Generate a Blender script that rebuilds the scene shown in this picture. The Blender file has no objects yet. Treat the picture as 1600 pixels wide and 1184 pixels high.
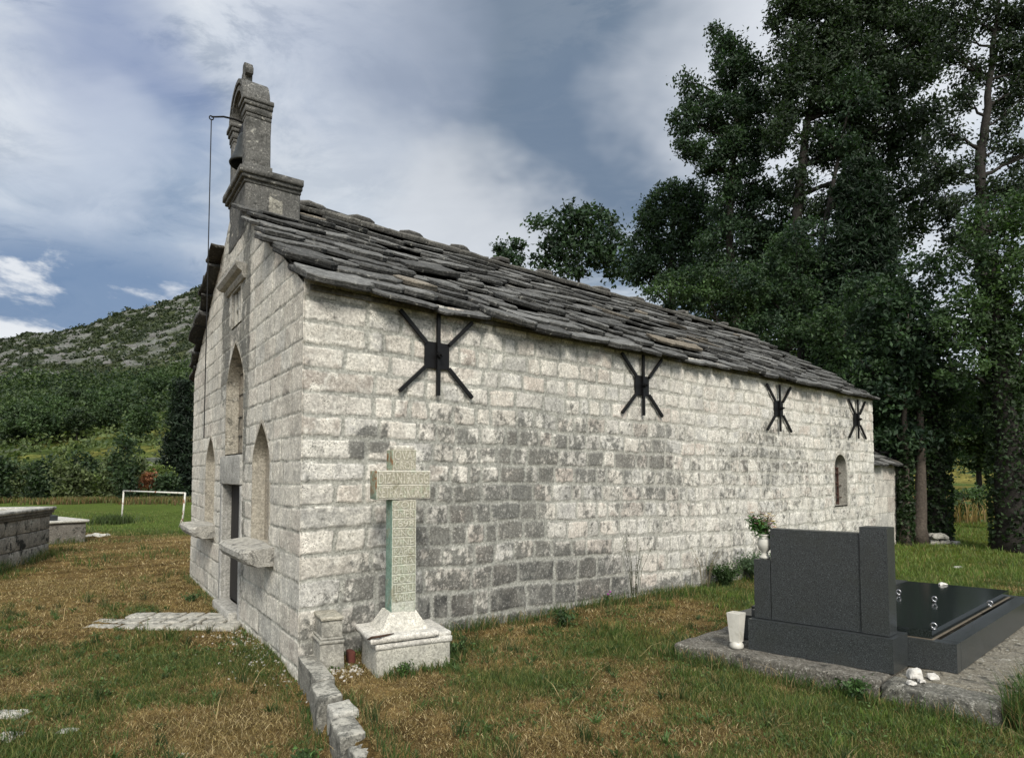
import bpy, math, random
import numpy as np
from mathutils import Vector
# ------------------------------------------------------------------ camera, sky, sun, exposure
scene = bpy.context.scene
COL = scene.collection
H = 1.6; F = 960.0; CY = 695.0; HY = 740.0            # eye height, focal length and horizon in photo pixels
TH = math.atan((HY-CY)/F); CT, ST = math.cos(TH), math.sin(TH)
cam_data = bpy.data.cameras.new('camera'); cam = bpy.data.objects.new('camera', cam_data); COL.objects.link(cam)
cam.location = (0, 0, H); cam.rotation_euler = (math.pi/2+TH, 0, 0)
cam_data.sensor_width = 36; cam_data.lens = F/1600*36; cam_data.shift_y = (CY-592)/1600
cam_data.clip_start = 0.05; cam_data.clip_end = 6000
scene.camera = cam
scene.view_settings.view_transform = 'Standard'; scene.view_settings.look = 'None'
scene.view_settings.gamma = 1; scene.view_settings.exposure = 0.30
TO_SUN = Vector((0.16, -0.84, 0.70)).normalized()
SUN_EL = math.asin(TO_SUN.z); SUN_ROT = math.atan2(TO_SUN.x, TO_SUN.y)
sd = bpy.data.lights.new('sun', 'SUN'); sd.energy = 3.1; sd.angle = math.radians(18); sd.color = (1, 0.94, 0.84)
so = bpy.data.objects.new('sun', sd); COL.objects.link(so); so.rotation_euler = TO_SUN.to_track_quat('Z', 'Y').to_euler()

class NT:
    """small helper to write node trees"""
    def __init__(s, tree): s.t = tree; s.n = tree.nodes; s.l = tree.links
    def node(s, typ, ins=None, **kw):
        nd = s.n.new(typ)
        for k, v in kw.items(): setattr(nd, k, v)
        for k, v in (ins or {}).items(): s.put(nd.inputs[k], v)
        return nd
    def put(s, sock, v):
        if hasattr(v, 'is_linked') or hasattr(v, 'links'): s.l.new(v, sock)
        else:
            if hasattr(sock.default_value, '__len__') and not hasattr(v, '__len__'): v = (v,)*len(sock.default_value)
            if hasattr(sock.default_value, '__len__') and len(sock.default_value) == 4 and len(v) == 3: v = (*v, 1)
            sock.default_value = v
    def math(s, op, a, b=0.0, clamp=False):
        return s.node('ShaderNodeMath', {0: a, 1: b}, operation=op, use_clamp=clamp).outputs[0]
    def vmath(s, op, a, b=(0, 0, 0), scale=None):
        nd = s.node('ShaderNodeVectorMath', {0: a, 1: b}, operation=op)
        if scale is not None: s.put(nd.inputs['Scale'], scale)
        return nd.outputs['Value'] if op in ('DOT_PRODUCT', 'LENGTH') else nd.outputs[0]
    def ramp(s, f, lo, hi, a=0.0, b=1.0):
        nd = s.node('ShaderNodeMapRange', {'Value': f, 'From Min': lo, 'From Max': hi, 'To Min': a, 'To Max': b})
        nd.interpolation_type = 'SMOOTHSTEP'; return nd.outputs[0]
    def mix(s, f, a, b, mode='MIX'):
        nd = s.node('ShaderNodeMix', data_type='RGBA', blend_type=mode)
        s.put(nd.inputs[0], f); s.put(nd.inputs[6], a); s.put(nd.inputs[7], b); return nd.outputs[2]
    def noise(s, vec, scale, detail=4, rough=0.55, dist=0.0):
        nd = s.node('ShaderNodeTexNoise', {'Scale': scale, 'Detail': detail, 'Roughness': rough, 'Distortion': dist})
        if vec is not None: s.l.new(vec, nd.inputs['Vector'])
        return nd.outputs[0]
    def voro(s, vec, scale, feature='F1', rand=1.0):
        nd = s.node('ShaderNodeTexVoronoi', {'Scale': scale, 'Randomness': rand}, feature=feature)
        if vec is not None: s.l.new(vec, nd.inputs['Vector'])
        return nd
    def sep(s, v):
        return s.node('ShaderNodeSeparateXYZ', {0: v}).outputs
    def comb(s, x, y, z):
        return s.node('ShaderNodeCombineXYZ', {0: x, 1: y, 2: z}).outputs[0]

def build_world():
    w = bpy.data.worlds.new('World'); scene.world = w; w.use_nodes = True
    t = NT(w.node_tree); t.n.clear()
    tc = t.node('ShaderNodeTexCoord').outputs['Generated']
    d = t.vmath('NORMALIZE', tc)
    x, y, z = t.sep(d)
    zz = t.math('ADD', t.math('MAXIMUM', z, 0.0), 0.22)
    p = t.comb(t.math('DIVIDE', x, zz), t.math('DIVIDE', y, zz), 0.0)
    # warped direction for ragged blob edges
    wn = t.node('ShaderNodeTexNoise', {'Vector': p, 'Scale': 1.3, 'Detail': 5, 'Roughness': 0.6})
    wv = t.vmath('SCALE', t.vmath('SUBTRACT', wn.outputs['Color'], (0.5, 0.5, 0.5)), scale=0.42)
    dw = t.vmath('NORMALIZE', t.vmath('ADD', d, wv))
    def blob(px, py, a_in, a_out):
        v = Vector(((px-800)/F, 1.0, (HY-py)/F)).normalized()
        dt = t.vmath('DOT_PRODUCT', dw, tuple(v))
        return t.ramp(dt, math.cos(math.radians(a_out)), math.cos(math.radians(a_in)))
    sky = t.node('ShaderNodeTexSky', sky_type='NISHITA', sun_disc=False, sun_elevation=SUN_EL, sun_rotation=SUN_ROT,
                 air_density=1.2, dust_density=1.5, ozone_density=2.0)
    pr = t.node('ShaderNodeMapping', {'Vector': p, 'Rotation': (0, 0, 0.75), 'Scale': (0.8, 2.2, 1.0)}).outputs[0]
    n1 = t.noise(pr, 1.5, 7, 0.55, 0.35)
    n2 = t.noise(pr, 0.7, 5, 0.5, 0.2)
    n3 = t.noise(t.node('ShaderNodeMapping', {'Vector': p, 'Rotation': (0, 0, 0.9), 'Scale': (1.0, 1.6, 1.0)}).outputs[0], 3.6, 9, 0.66, 0.6)
    dark = t.mix(t.ramp(n1, 0.41, 0.59), (0.25, 0.335, 0.45), (0.64, 0.73, 0.83))
    c = t.mix(t.math('MULTIPLY', t.ramp(n2, 0.42, 0.62), 0.75), dark, (0.80, 0.84, 0.90))
    c = t.mix(t.math('MULTIPLY', t.ramp(n3, 0.46, 0.60), 0.50), c, (0.92, 0.96, 1.0))
    c = t.mix(t.math('MULTIPLY', t.ramp(n3, 0.48, 0.35), 0.50), c, (0.22, 0.29, 0.40))
    def add(c, f, k, colr): return t.mix(t.math('MULTIPLY', f, k), c, colr)
    c = add(c, blob(640, 60, 3, 13), 0.55, (0.30, 0.37, 0.49))
    c = add(c, blob(900, 90, 6, 22), 0.80, (0.155, 0.215, 0.30))
    c = add(c, blob(950, 200, 2, 11), 0.7, (0.19, 0.255, 0.355))
    c = add(c, blob(1290, 120, 2, 17), 0.85, (0.92, 0.95, 1.0))
    c = add(c, blob(110, 70, 1, 10), 0.75, (0.20, 0.28, 0.50))
    c = add(c, blob(180, 330, 1, 12), 0.65, (0.25, 0.36, 0.54))
    c = add(c, blob(560, 60, 1, 12), 0.35, (0.64, 0.69, 0.84))
    c = add(c, blob(520, 310, 3, 12), 0.6, (0.74, 0.79, 0.85))
    c = add(c, blob(740, 365, 2, 11), 0.8, (0.80, 0.83, 0.87))
    c = add(c, blob(60, 200, 1, 9), 0.5, (0.84, 0.89, 0.98))
    # low cumulus over the hill, against deeper blue
    lowband = t.math('MULTIPLY', t.ramp(z, 0.33, 0.26), t.ramp(z, 0.02, 0.12))
    n4 = t.noise(t.vmath('MULTIPLY', d, (1.0, 1.0, 2.2)), 5.5, 8, 0.58, 0.2)
    cum = t.mix(t.ramp(n4, 0.47, 0.57), (0.17, 0.27, 0.45), (0.93, 0.95, 0.98))
    c = add(c, t.math('MULTIPLY', lowband, t.ramp(x, -0.25, -0.5)), 0.85, cum)
    # brighter overcast overhead and behind the viewer
    up = t.math('MAXIMUM', t.ramp(z, 0.70, 0.95), t.math('MULTIPLY', t.ramp(y, 0.1, -0.4), 0.75))
    c = t.mix(up, c, (0.90, 0.95, 1.0))
    gnd = t.ramp(z, 0.0, -0.05)
    c = t.mix(gnd, c, (0.16, 0.15, 0.11))
    b1 = t.node('ShaderNodeBackground', {'Color': sky.outputs[0], 'Strength': 0.10})
    st = t.ramp(up, 0, 1, 0.75, 1.04)
    b2 = t.node('ShaderNodeBackground', {'Color': c, 'Strength': st})
    ms = t.node('ShaderNodeMixShader', {0: 0.93, 1: b1.outputs[0], 2: b2.outputs[0]})
    o = t.node('ShaderNodeOutputWorld'); t.l.new(ms.outputs[0], o.inputs[0])
build_world()

# ------------------------------------------------------------------ helpers
def ray(px, py):
    d = (px-800)/F; u = (CY-py)/F
    return (d, CT-u*ST, ST+u*CT)
def atz(px, py, z=0.0):
    r = ray(px, py); t = (z-H)/r[2]; return Vector((r[0]*t, r[1]*t, z))
def aty(px, py, Y):
    r = ray(px, py); t = Y/r[1]; return Vector((r[0]*t, Y, H+r[2]*t))
rng = np.random.default_rng(7)
random.seed(7)

def _hash(ix, iy, iz, seed):
    h = (ix.astype(np.int64)*374761393 + iy.astype(np.int64)*668265263 + iz.astype(np.int64)*1440662683 + seed*974634777) & 0xffffffff
    h = ((h ^ (h >> 13))*1274126177) & 0xffffffff
    h = (h ^ (h >> 16)) & 0xffffffff
    h = (h*2246822519) & 0xffffffff
    return ((h ^ (h >> 15)) & 0xffffff)/float(0xffffff)
def vn(x, y, z=0.0, seed=0):
    """value noise 0..1"""
    x, y, z = np.broadcast_arrays(np.asarray(x, float), np.asarray(y, float), np.asarray(z, float))
    ix, iy, iz = np.floor(x), np.floor(y), np.floor(z)
    fx, fy, fz = x-ix, y-iy, z-iz
    fx, fy, fz = fx*fx*(3-2*fx), fy*fy*(3-2*fy), fz*fz*(3-2*fz)
    r = 0
    for a in (0, 1):
        for b in (0, 1):
            for c in (0, 1):
                w = (fx if a else 1-fx)*(fy if b else 1-fy)*(fz if c else 1-fz)
                r = r + w*_hash(ix+a, iy+b, iz+c, seed)
    return r
def fbm(x, y, z=0.0, seed=0, oct=4, gain=0.5):
    x, y, z = np.asarray(x, float), np.asarray(y, float), np.asarray(z, float)
    s = 0; a = 1; tot = 0
    for o in range(oct):
        s = s + a*vn(x*2**o+17.3*o, y*2**o+5.1*o, z*2**o, seed+o*31); tot += a; a *= gain
    return s/tot
def sstep(a, b, x):
    t = np.clip((np.asarray(x, float)-a)/(b-a), 0, 1); return t*t*(3-2*t)

def mesh_obj(name, V, faces, mat, parent=None, col=None, smooth=False, origin=None):
    """V: (n,3); faces: (m,k) array or a list of such arrays / lists of tuples"""
    V = np.asarray(V, dtype=np.float64).reshape(-1, 3)
    if origin is None and parent is not None:
        r = parent
        while r.parent: r = r.parent
        origin = r.location
    if origin is not None: V = V-np.array(origin)[None, :]
    me = bpy.data.meshes.new(name)
    groups = []
    if isinstance(faces, np.ndarray): groups = [faces]
    else:
        lens = {}
        for f in faces:
            if isinstance(f, np.ndarray) and f.ndim == 2: groups.append(f)
            else: lens.setdefault(len(f), []).append(f)
        for k, l in lens.items(): groups.append(np.array(l))
    groups = [g for g in groups if len(g)]
    tot = np.concatenate([np.full(len(g), g.shape[1]) for g in groups])
    idx = np.concatenate([g.reshape(-1) for g in groups]).astype(np.int32)
    me.vertices.add(len(V)); me.vertices.foreach_set('co', V.reshape(-1).astype(np.float32))
    me.loops.add(len(idx)); me.loops.foreach_set('vertex_index', idx)
    me.polygons.add(len(tot))
    st = np.concatenate([[0], np.cumsum(tot)[:-1]]).astype(np.int32)
    me.polygons.foreach_set('loop_start', st); me.polygons.foreach_set('loop_total', tot.astype(np.int32))
    me.polygons.foreach_set('use_smooth', np.full(len(tot), bool(smooth)))
    me.update(calc_edges=True)
    if col is not None:
        at = me.color_attributes.new('Col', 'FLOAT_COLOR', 'POINT')
        c = np.ones((len(V), 4), np.float32); c[:, :3] = col
        at.data.foreach_set('color', c.reshape(-1))
    me.materials.append(mat)
    o = bpy.data.objects.new(name, me); COL.objects.link(o)
    if parent is not None: o.parent = parent
    elif origin is not None: o.location = origin
    return o
def tag(o, label, cat=None, group=None, kind=None):
    if label: o['label'] = label
    if cat: o['category'] = cat
    if group: o['group'] = group
    if kind: o['kind'] = kind
    return o
def thing(name, loc, label, cat, group=None):
    o = bpy.data.objects.new(name, None); COL.objects.link(o); o.location = loc; o.empty_display_size = 0.1
    return tag(o, label, cat, group)

class MB:
    """collects geometry of one mesh"""
    def __init__(s): s.V = []; s.F = []; s.C = []; s.n = 0
    def add(s, V, F, col=None):
        V = np.asarray(V, float).reshape(-1, 3)
        if isinstance(F, np.ndarray): s.F.append(F+s.n)
        else:
            for f in F: s.F.append(tuple(i+s.n for i in f))
        s.V.append(V); s.C.append(np.broadcast_to(np.array(col if col is not None else (0.5, 0.5, 0.5), float), (len(V), 3)))
        s.n += len(V); return s
    def build(s, name, mat, parent=None, smooth=False, origin=None):
        return mesh_obj(name, np.concatenate(s.V), s.F, mat, parent, np.concatenate(s.C), smooth, origin)

def basis(e, g=None):
    e = Vector(e).normalized(); g = Vector(g).normalized() if g is not None else Vector((-e.y, e.x, 0))
    return e, g, Vector((0, 0, 1))
def stone(o, e, g, u, dims, r=0.01, div=0.05, amp=0.0, freq=8, seed=0, taper=0.0):
    """rounded rough block; o = corner, e/g/u axes, dims sizes. returns V,F"""
    L, W, T = dims
    n = [max(1, min(40, int(round(d/div)))) for d in dims]
    idx = {}; P = []
    def vid(i, j, k):
        key = (i, j, k)
        if key not in idx: idx[key] = len(P); P.append((i/n[0], j/n[1], k/n[2]))
        return idx[key]
    Fc = []
    for i in range(n[0]):
        for j in range(n[1]):
            Fc.append((vid(i, j, 0), vid(i, j+1, 0), vid(i+1, j+1, 0), vid(i+1, j, 0)))
            Fc.append((vid(i, j, n[2]), vid(i+1, j, n[2]), vid(i+1, j+1, n[2]), vid(i, j+1, n[2])))
    for i in range(n[0]):
        for k in range(n[2]):
            Fc.append((vid(i, 0, k), vid(i+1, 0, k), vid(i+1, 0, k+1), vid(i, 0, k+1)))
            Fc.append((vid(i, n[1], k), vid(i, n[1], k+1), vid(i+1, n[1], k+1), vid(i+1, n[1], k)))
    for j in range(n[1]):
        for k in range(n[2]):
            Fc.append((vid(0, j, k), vid(0, j, k+1), vid(0, j+1, k+1), vid(0, j+1, k)))
            Fc.append((vid(n[0], j, k), vid(n[0], j+1, k), vid(n[0], j+1, k+1), vid(n[0], j, k+1)))
    P = np.array(P)
    # pull lattice lines next to the faces in to the edge radius so that edges stay crisp
    D = np.array(dims, float); Q = P*D
    for a in range(3):
        if n[a] >= 3:
            step = D[a]/n[a]
            m = np.isclose(P[:, a]*n[a], 1); Q[m, a] = min(step, max(r, step*0.15))
            m = np.isclose(P[:, a]*n[a], n[a]-1); Q[m, a] = D[a]-min(step, max(r, step*0.15))
    rr = min(r, min(D)/2*0.98)
    if rr > 0:
        inn = np.clip(Q, rr, D-rr); dl = Q-inn; ln = np.linalg.norm(dl, axis=1, keepdims=True)
        Q = np.where(ln > 1e-9, inn+dl/np.maximum(ln, 1e-9)*rr, Q)
    if taper:
        cx = (Q[:, :2]-D[:2]/2)*(1-taper*Q[:, 2:3]/T); Q[:, :2] = cx+D[:2]/2
    if amp:
        s3 = seed*7.7
        for a in range(3):
            Q[:, a] += (fbm(Q[:, 0]*freq+s3, Q[:, 1]*freq+3.1*a, Q[:, 2]*freq, seed+a*11, 4)-0.5)*2*amp
    o = np.array(o, float); e = np.array(e, float); g = np.array(g, float); u = np.array(u, float)
    if np.dot(np.cross(e, g), u) < 0: Fc = [f[::-1] for f in Fc]
    return o+Q[:, :1]*e+Q[:, 1:2]*g+Q[:, 2:3]*u, Fc
def tube(pts, rad, seg=8, cap=True):
    pts = [Vector(p) for p in pts]
    if not hasattr(rad, '__len__'): rad = [rad]*len(pts)
    V = []; Fc = []
    prev = None
    for i, p in enumerate(pts):
        t = (pts[min(i+1, len(pts)-1)]-pts[max(i-1, 0)]).normalized()
        a = Vector((0, 0, 1)) if abs(t.z) < 0.9 else Vector((1, 0, 0))
        if prev is None: n = t.cross(a).normalized()
        else:
            n = prev-t*prev.dot(t); n = n.normalized() if n.length > 1e-6 else t.cross(a).normalized()
        prev = n; b = t.cross(n)
        for k in range(seg):
            an = 2*math.pi*k/seg
            V.append(p+(n*math.cos(an)+b*math.sin(an))*rad[i])
    for i in range(len(pts)-1):
        for k in range(seg):
            k2 = (k+1) % seg
            Fc.append((i*seg+k, i*seg+k2, (i+1)*seg+k2, (i+1)*seg+k))
    if cap:
        Fc.append(tuple(range(seg))[::-1]); Fc.append(tuple((len(pts)-1)*seg+k for k in range(seg)))
    return np.array([tuple(v) for v in V]), Fc
def lathe(c, prof, seg=24, sq=0):
    """prof list of (r,z); closed top and bottom by the profile"""
    V = []; Fc = []
    for r, z in prof:
        for k in range(seg):
            an = 2*math.pi*k/seg; V.append((c[0]+r*math.cos(an), c[1]+r*math.sin(an), c[2]+z))
    for i in range(len(prof)-1):
        for k in range(seg):
            k2 = (k+1) % seg; Fc.append((i*seg+k, i*seg+k2, (i+1)*seg+k2, (i+1)*seg+k))
    Fc.append(tuple(range(seg))[::-1]); Fc.append(tuple((len(prof)-1)*seg+k for k in range(seg)))
    return np.array(V), Fc
def prism(poly, o, ax, ay, az, depth):
    """polygon (a,b) in the plane ax/ay extruded along az"""
    o = np.array(o, float); ax, ay, az = (np.array(v, float) for v in (ax, ay, az))
    P = np.array(poly, float); n = len(P)
    A = o+P[:, :1]*ax+P[:, 1:2]*ay
    return np.concatenate([A, A+az*depth]), [tuple(range(n))[::-1], tuple(range(n, 2*n))]+[(i, (i+1) % n, n+(i+1) % n, n+i) for i in range(n)]

# ------------------------------------------------------------------ materials
def mat_new(name):
    m = bpy.data.materials.new(name); m.use_nodes = True; t = NT(m.node_tree); t.n.clear()
    out = t.node('ShaderNodeOutputMaterial'); return m, t, out
def bsdf(t, out, col, rough=0.85, bump=None, spec=0.3, metal=0.0):
    b = t.node('ShaderNodeBsdfPrincipled', {'Base Color': col, 'Roughness': rough, 'Specular IOR Level': spec, 'Metallic': metal})
    if bump is not None: t.l.new(bump, b.inputs['Normal'])
    t.l.new(b.outputs[0], out.inputs[0]); return b
def bump(t, h, dist=0.01, strength=1.0, prev=None):
    nd = t.node('ShaderNodeBump', {'Height': h, 'Distance': dist, 'Strength': strength})
    if prev is not None: t.l.new(prev, nd.inputs['Normal'])
    return nd.outputs[0]
def stone_mat(name, fine=1.0, pit=0.5, white=0.3, lichen=0.0, bmp=1.0, rough=0.9, top=0.0):
    """limestone: vertex colour carries the block colour, nodes add grain, pits, pale crust and lichen"""
    m, t, out = mat_new(name)
    P = t.node('ShaderNodeNewGeometry').outputs['Position']
    c = t.node('ShaderNodeVertexColor', layer_name='Col').outputs[0]
    n1 = t.noise(P, 9*fine, 6, 0.65); n2 = t.noise(P, 45*fine, 5, 0.7); n3 = t.noise(P, 130*fine, 3, 0.7)
    c = t.mix(0.75, c, t.mix(t.ramp(n1, 0.3, 0.7), (0.70, 0.70, 0.70), (1.22, 1.21, 1.19)), 'MULTIPLY')
    c = t.mix(0.8, c, t.mix(t.ramp(n2, 0.3, 0.7), (0.55, 0.55, 0.55), (1.3, 1.3, 1.3)), 'MULTIPLY')
    if white: c = t.mix(t.math('MULTIPLY', t.ramp(n2, 0.56, 0.68), white), c, (0.72, 0.70, 0.65))
    P0 = P; n7 = t.noise(P, 22*fine, 8, 0.8, 0.4)
    c = t.mix(t.math('MULTIPLY', t.ramp(n7, 0.36, 0.28), 0.42*pit), c, (0.12, 0.12, 0.11))
    v = t.voro(P, 60*fine); pm = t.math('MULTIPLY', t.ramp(v.outputs[0], 0.42, 0.18), t.ramp(n1, 0.45, 0.62))
    if pit: c = t.mix(t.math('MULTIPLY', pm, pit), c, (0.05, 0.05, 0.045))
    if lichen:
        n5 = t.noise(P, 6*fine, 8, 0.72, 0.5)
        c = t.mix(t.math('MULTIPLY', t.ramp(n5, 0.52, 0.62), lichen), c, (0.035, 0.036, 0.033))
        n6 = t.noise(t.vmath('ADD', P, (5, 3, 1)), 14*fine, 6, 0.7, 0.3)
        c = t.mix(t.math('MULTIPLY', t.ramp(n6, 0.60, 0.66), lichen*0.8), c, (0.55, 0.54, 0.48))
    if top:
        nz = t.sep(t.node('ShaderNodeNewGeometry').outputs['Normal'])[2]; n8 = t.noise(P, 11*fine, 8, 0.75, 0.3)
        c = t.mix(t.math('MULTIPLY', t.math('MULTIPLY', t.ramp(nz, 0.25, 0.75), t.ramp(n8, 0.45, 0.56)), top), c, (0.60, 0.575, 0.50))
    h = t.math('ADD', t.math('MULTIPLY', n2, 0.5), t.math('MULTIPLY', n3, 0.25))
    h = t.math('SUBTRACT', t.math('ADD', h, t.math('MULTIPLY', n1, 0.8)), t.math('MULTIPLY', pm, 0.4))
    bsdf(t, out, c, rough, bump(t, h, 0.012, 0.9*bmp), 0.2); return m
def leaf_mat(name, tr=0.35):
    m, t, out = mat_new(name)
    c = t.node('ShaderNodeVertexColor', layer_name='Col').outputs[0]
    b = t.node('ShaderNodeBsdfPrincipled', {'Base Color': c, 'Roughness': 0.6, 'Specular IOR Level': 0.35})
    tr_ = t.node('ShaderNodeBsdfTranslucent', {'Color': t.mix(1.0, c, (1.3, 1.5, 0.7), 'MULTIPLY')})
    ms = t.node('ShaderNodeMixShader', {0: tr, 1: b.outputs[0], 2: tr_.outputs[0]})
    t.l.new(ms.outputs[0], out.inputs[0]); return m
def simple_mat(name, col, rough=0.5, metal=0.0, var=0.15, scale=20, bmp=0.2, spec=0.4, col2=None, lo=0.4, hi=0.6):
    m, t, out = mat_new(name)
    P = t.node('ShaderNodeNewGeometry').outputs['Position']
    n = t.noise(P, scale, 6, 0.65)
    c = t.mix(t.ramp(n, 0.3, 0.7), tuple(v*(1-var) for v in col), tuple(min(1, v*(1+var)) for v in col))
    if col2 is not None: c = t.mix(t.ramp(t.noise(P, scale*0.6, 7, 0.7, 0.4), lo, hi), c, col2)
    bsdf(t, out, c, rough, bump(t, n, 0.004, bmp), spec, metal); return m
def granite_mat(name, polished):
    m, t, out = mat_new(name)
    P = t.node('ShaderNodeNewGeometry').outputs['Position']
    v = t.voro(P, 330); n = t.noise(P, 140, 3, 0.8); big = t.noise(P, 4, 5, 0.6)
    hi = (0.052, 0.058, 0.060) if not polished else (0.024, 0.03, 0.03)
    lo = (0.010, 0.012, 0.013) if not polished else (0.008, 0.010, 0.010)
    c = t.mix(t.ramp(v.outputs['Color'], 0.2, 0.9), lo, hi)
    c = t.mix(t.ramp(n, 0.56, 0.70), c, tuple(x*2.4 for x in hi))
    if not polished: c = t.mix(t.math('MULTIPLY', t.ramp(big, 0.45, 0.7), 0.5), c, (0.030, 0.033, 0.030))
    bsdf(t, out, c, 0.13 if polished else t.ramp(n, 0.3, 0.7, 0.26, 0.42), None, 0.5); return m
M_WALL = stone_mat('limestone_wall', 1.0, 0.60, 0.36, 0.0, 0.65)
M_ROOF = stone_mat('roof_slab_stone', 0.8, 0.3, 0.10, 0.45, 1.6)
M_DRESS = stone_mat('dressed_limestone', 1.0, 0.3, 0.15, 0.25, 0.6)
M_BELFRY = stone_mat('weathered_belfry_stone', 1.0, 0.5, 0.15, 0.75)
M_KERB = stone_mat('lichened_kerb_stone', 1.3, 0.5, 0.25, 0.65, 1.2, top=0.5)
M_SLAB = stone_mat('lichened_concrete', 1.4, 0.9, 0.40, 0.75, 2.2, top=0.14)
M_PED = stone_mat('whitewashed_stone', 1.2, 0.5, 0.1, 0.22, 0.7)
M_IRON = simple_mat('black_painted_iron', (0.005, 0.005, 0.0055), 0.5, 0.0, 0.2, 30, 0.15, 0.25)
M_RUST = simple_mat('rusty_iron', (0.06, 0.035, 0.022), 0.85, 0.1, 0.4, 60, 0.5)
M_BRONZE = simple_mat('bell_bronze', (0.030, 0.033, 0.032), 0.5, 0.4, 0.3, 12, 0.2)
M_DARK = simple_mat('dark_timber_and_interior_shade', (0.012, 0.010, 0.009), 0.8)
M_GLASS = simple_mat('dusty_pane', (0.10, 0.11, 0.10), 0.25, 0.0, 0.3, 8, 0.05)
M_GRAN = granite_mat('dark_granite', False); M_POL = granite_mat('polished_granite', True)
M_CHROME = simple_mat('chrome', (0.34, 0.34, 0.35), 0.3, 1.0, 0.03, 20, 0.0)
M_WHITE = simple_mat('white_marble', (0.52, 0.505, 0.455), 0.4, 0, 0.12, 9, 0.05, 0.4, (0.30, 0.28, 0.22), 0.55, 0.8)
M_ROCKW = simple_mat('white_rock', (0.52, 0.50, 0.46), 0.9, 0, 0.2, 30, 0.8)
M_GOAL = simple_mat('chipped_white_paint', (0.56, 0.55, 0.50), 0.6, 0, 0.1, 9, 0.3, 0.3, (0.22, 0.09, 0.04), 0.52, 0.60)
M_BARK = stone_mat('bark', 0.5, 0.3, 0.0, 0.0, 2.5)
M_LEAF = leaf_mat('leaves', 0.28); M_GRASSB = leaf_mat('grass_blades', 0.3); M_PETAL = leaf_mat('petals', 0.2)
M_BRICK = simple_mat('red_brick', (0.09, 0.028, 0.02), 0.9, 0, 0.3, 20, 0.5)
# ------------------------------------------------------------------ the church
cA = atz(467, 1058); cB = atz(297, 902); cC = atz(1369, 864)
Uf = (cB-cA).normalized(); LF = (cB-cA).length          # along the facade
Wf = (cC-cA).normalized(); LS = (cC-cA).length          # along the side wall
NF = Vector((-Uf.y, Uf.x, 0));  NF = NF if NF.dot(Wf) < 0 else -NF    # outward of the facade
NS = Vector((Wf.y, -Wf.x, 0))                            # outward of the side wall
ZE = 3.12; SL = 0.62; SM = LF/2                          # eaves height, roof slope per metre, middle of the gable
UP = Vector((0, 0, 1))
church = thing('stone_church', tuple(cA), 'old pale limestone village church with stone slab roof and bell gable', 'church')

def courses(z0, z1, hs, seed):
    r = random.Random(seed); z = z0; out = [z]
    while z < z1: z += r.choice(hs)*r.uniform(0.92, 1.08); out.append(z)
    return out
def masonry(S, Z, beds, widths, seed, quoin=True, L=10, gap=(0.008, 0.022), proud=0.012, rough=0.006, dress=0.0, warp=None, pal=None):
    """S, Z flat arrays. Returns height, colour base, distance to joint, stone random"""
    n = len(S)
    wild = (1-dress)*sstep(0.5, 1.5, S)
    zw = Z+(fbm(S*1.3, Z*1.3, 0, seed+1, 3)-0.5)*(0.018*(1-dress)+0.034*wild)+(vn(S*3.1, Z*3.1, 0, seed+3)-0.5)*0.018*wild+(vn(S*9, Z*9, 0, seed+2)-0.5)*0.012
    if warp is not None: zw = zw+warp(S, Z)
    beds = np.array(beds); k = np.clip(np.searchsorted(beds, zw)-1, 0, len(beds)-2)
    dz = np.minimum(zw-beds[k], beds[k+1]-zw)
    ds = np.full(n, 9.0); rnd = np.zeros((n, 4))
    for c in range(len(beds)-1):
        m = k == c
        if not m.any(): continue
        r = random.Random(seed*1000+c); x = -0.6+r.random()*0.2; js = []
        h = beds[c+1]-beds[c]
        if quoin: js = [-0.5]; x = r.choice([0.28, 0.34, 0.55, 0.62]); js.append(x)
        while x < L+1:
            x += max(h*0.55, r.uniform(*widths)*(1.45 if r.random() < 0.18 else 1)*(h/0.2)**0.5); js.append(x)
        js = np.array(js)
        sw = S[m]+(vn(S[m]*7, Z[m]*7, 0, seed+5)-0.5)*(0.015+0.01*(1-dress))+(Z[m]-beds[c])*0.16*(vn(S[m]*2.5, Z[m]*0+c*3.7, 0, seed+6)-0.5)*(1-dress)
        j = np.clip(np.searchsorted(js, sw)-1, 0, len(js)-2)
        ds[m] = np.minimum(sw-js[j], js[j+1]-sw)
        for q in range(4): rnd[m, q] = _hash(j.astype(float), np.full(len(j), float(c)), np.zeros(len(j)), seed+50+q)
    # rounded joint distance with wandering joint width
    g = gap[0]+(gap[1]-gap[0])*fbm(S*2.2, Z*2.2, 0, seed+9, 3)*1.2+rnd[:, 3]*0.006*(1-dress)*sstep(0.3, 1, S)
    RR = 0.034-0.010*dress; a = np.maximum(RR-ds, 0); b = np.maximum(RR-dz, 0)
    d = RR-np.sqrt(a*a+b*b); d = np.minimum(d, np.minimum(ds, dz))-g
    d = d+(fbm(S*22, Z*22, 0, seed+11, 4)-0.5)*0.020*(1-dress*0.8)+(fbm(S*7, Z*7, 0, seed+14, 2)-0.5)*0.010*(1-dress)
    prof = sstep(-0.002, 0.009, d)
    fine = fbm(S*14, Z*14, 0, seed+12, 5, 0.6)-0.5; med = fbm(S*5, Z*5, 0, seed+13, 3)-0.5
    h = prof*(proud*(0.6+0.8*rnd[:, 0])+fine*rough*2.2+med*rough*0.7)+(1-prof)*fine*0.003
    return h, prof, d, rnd, fine
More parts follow.
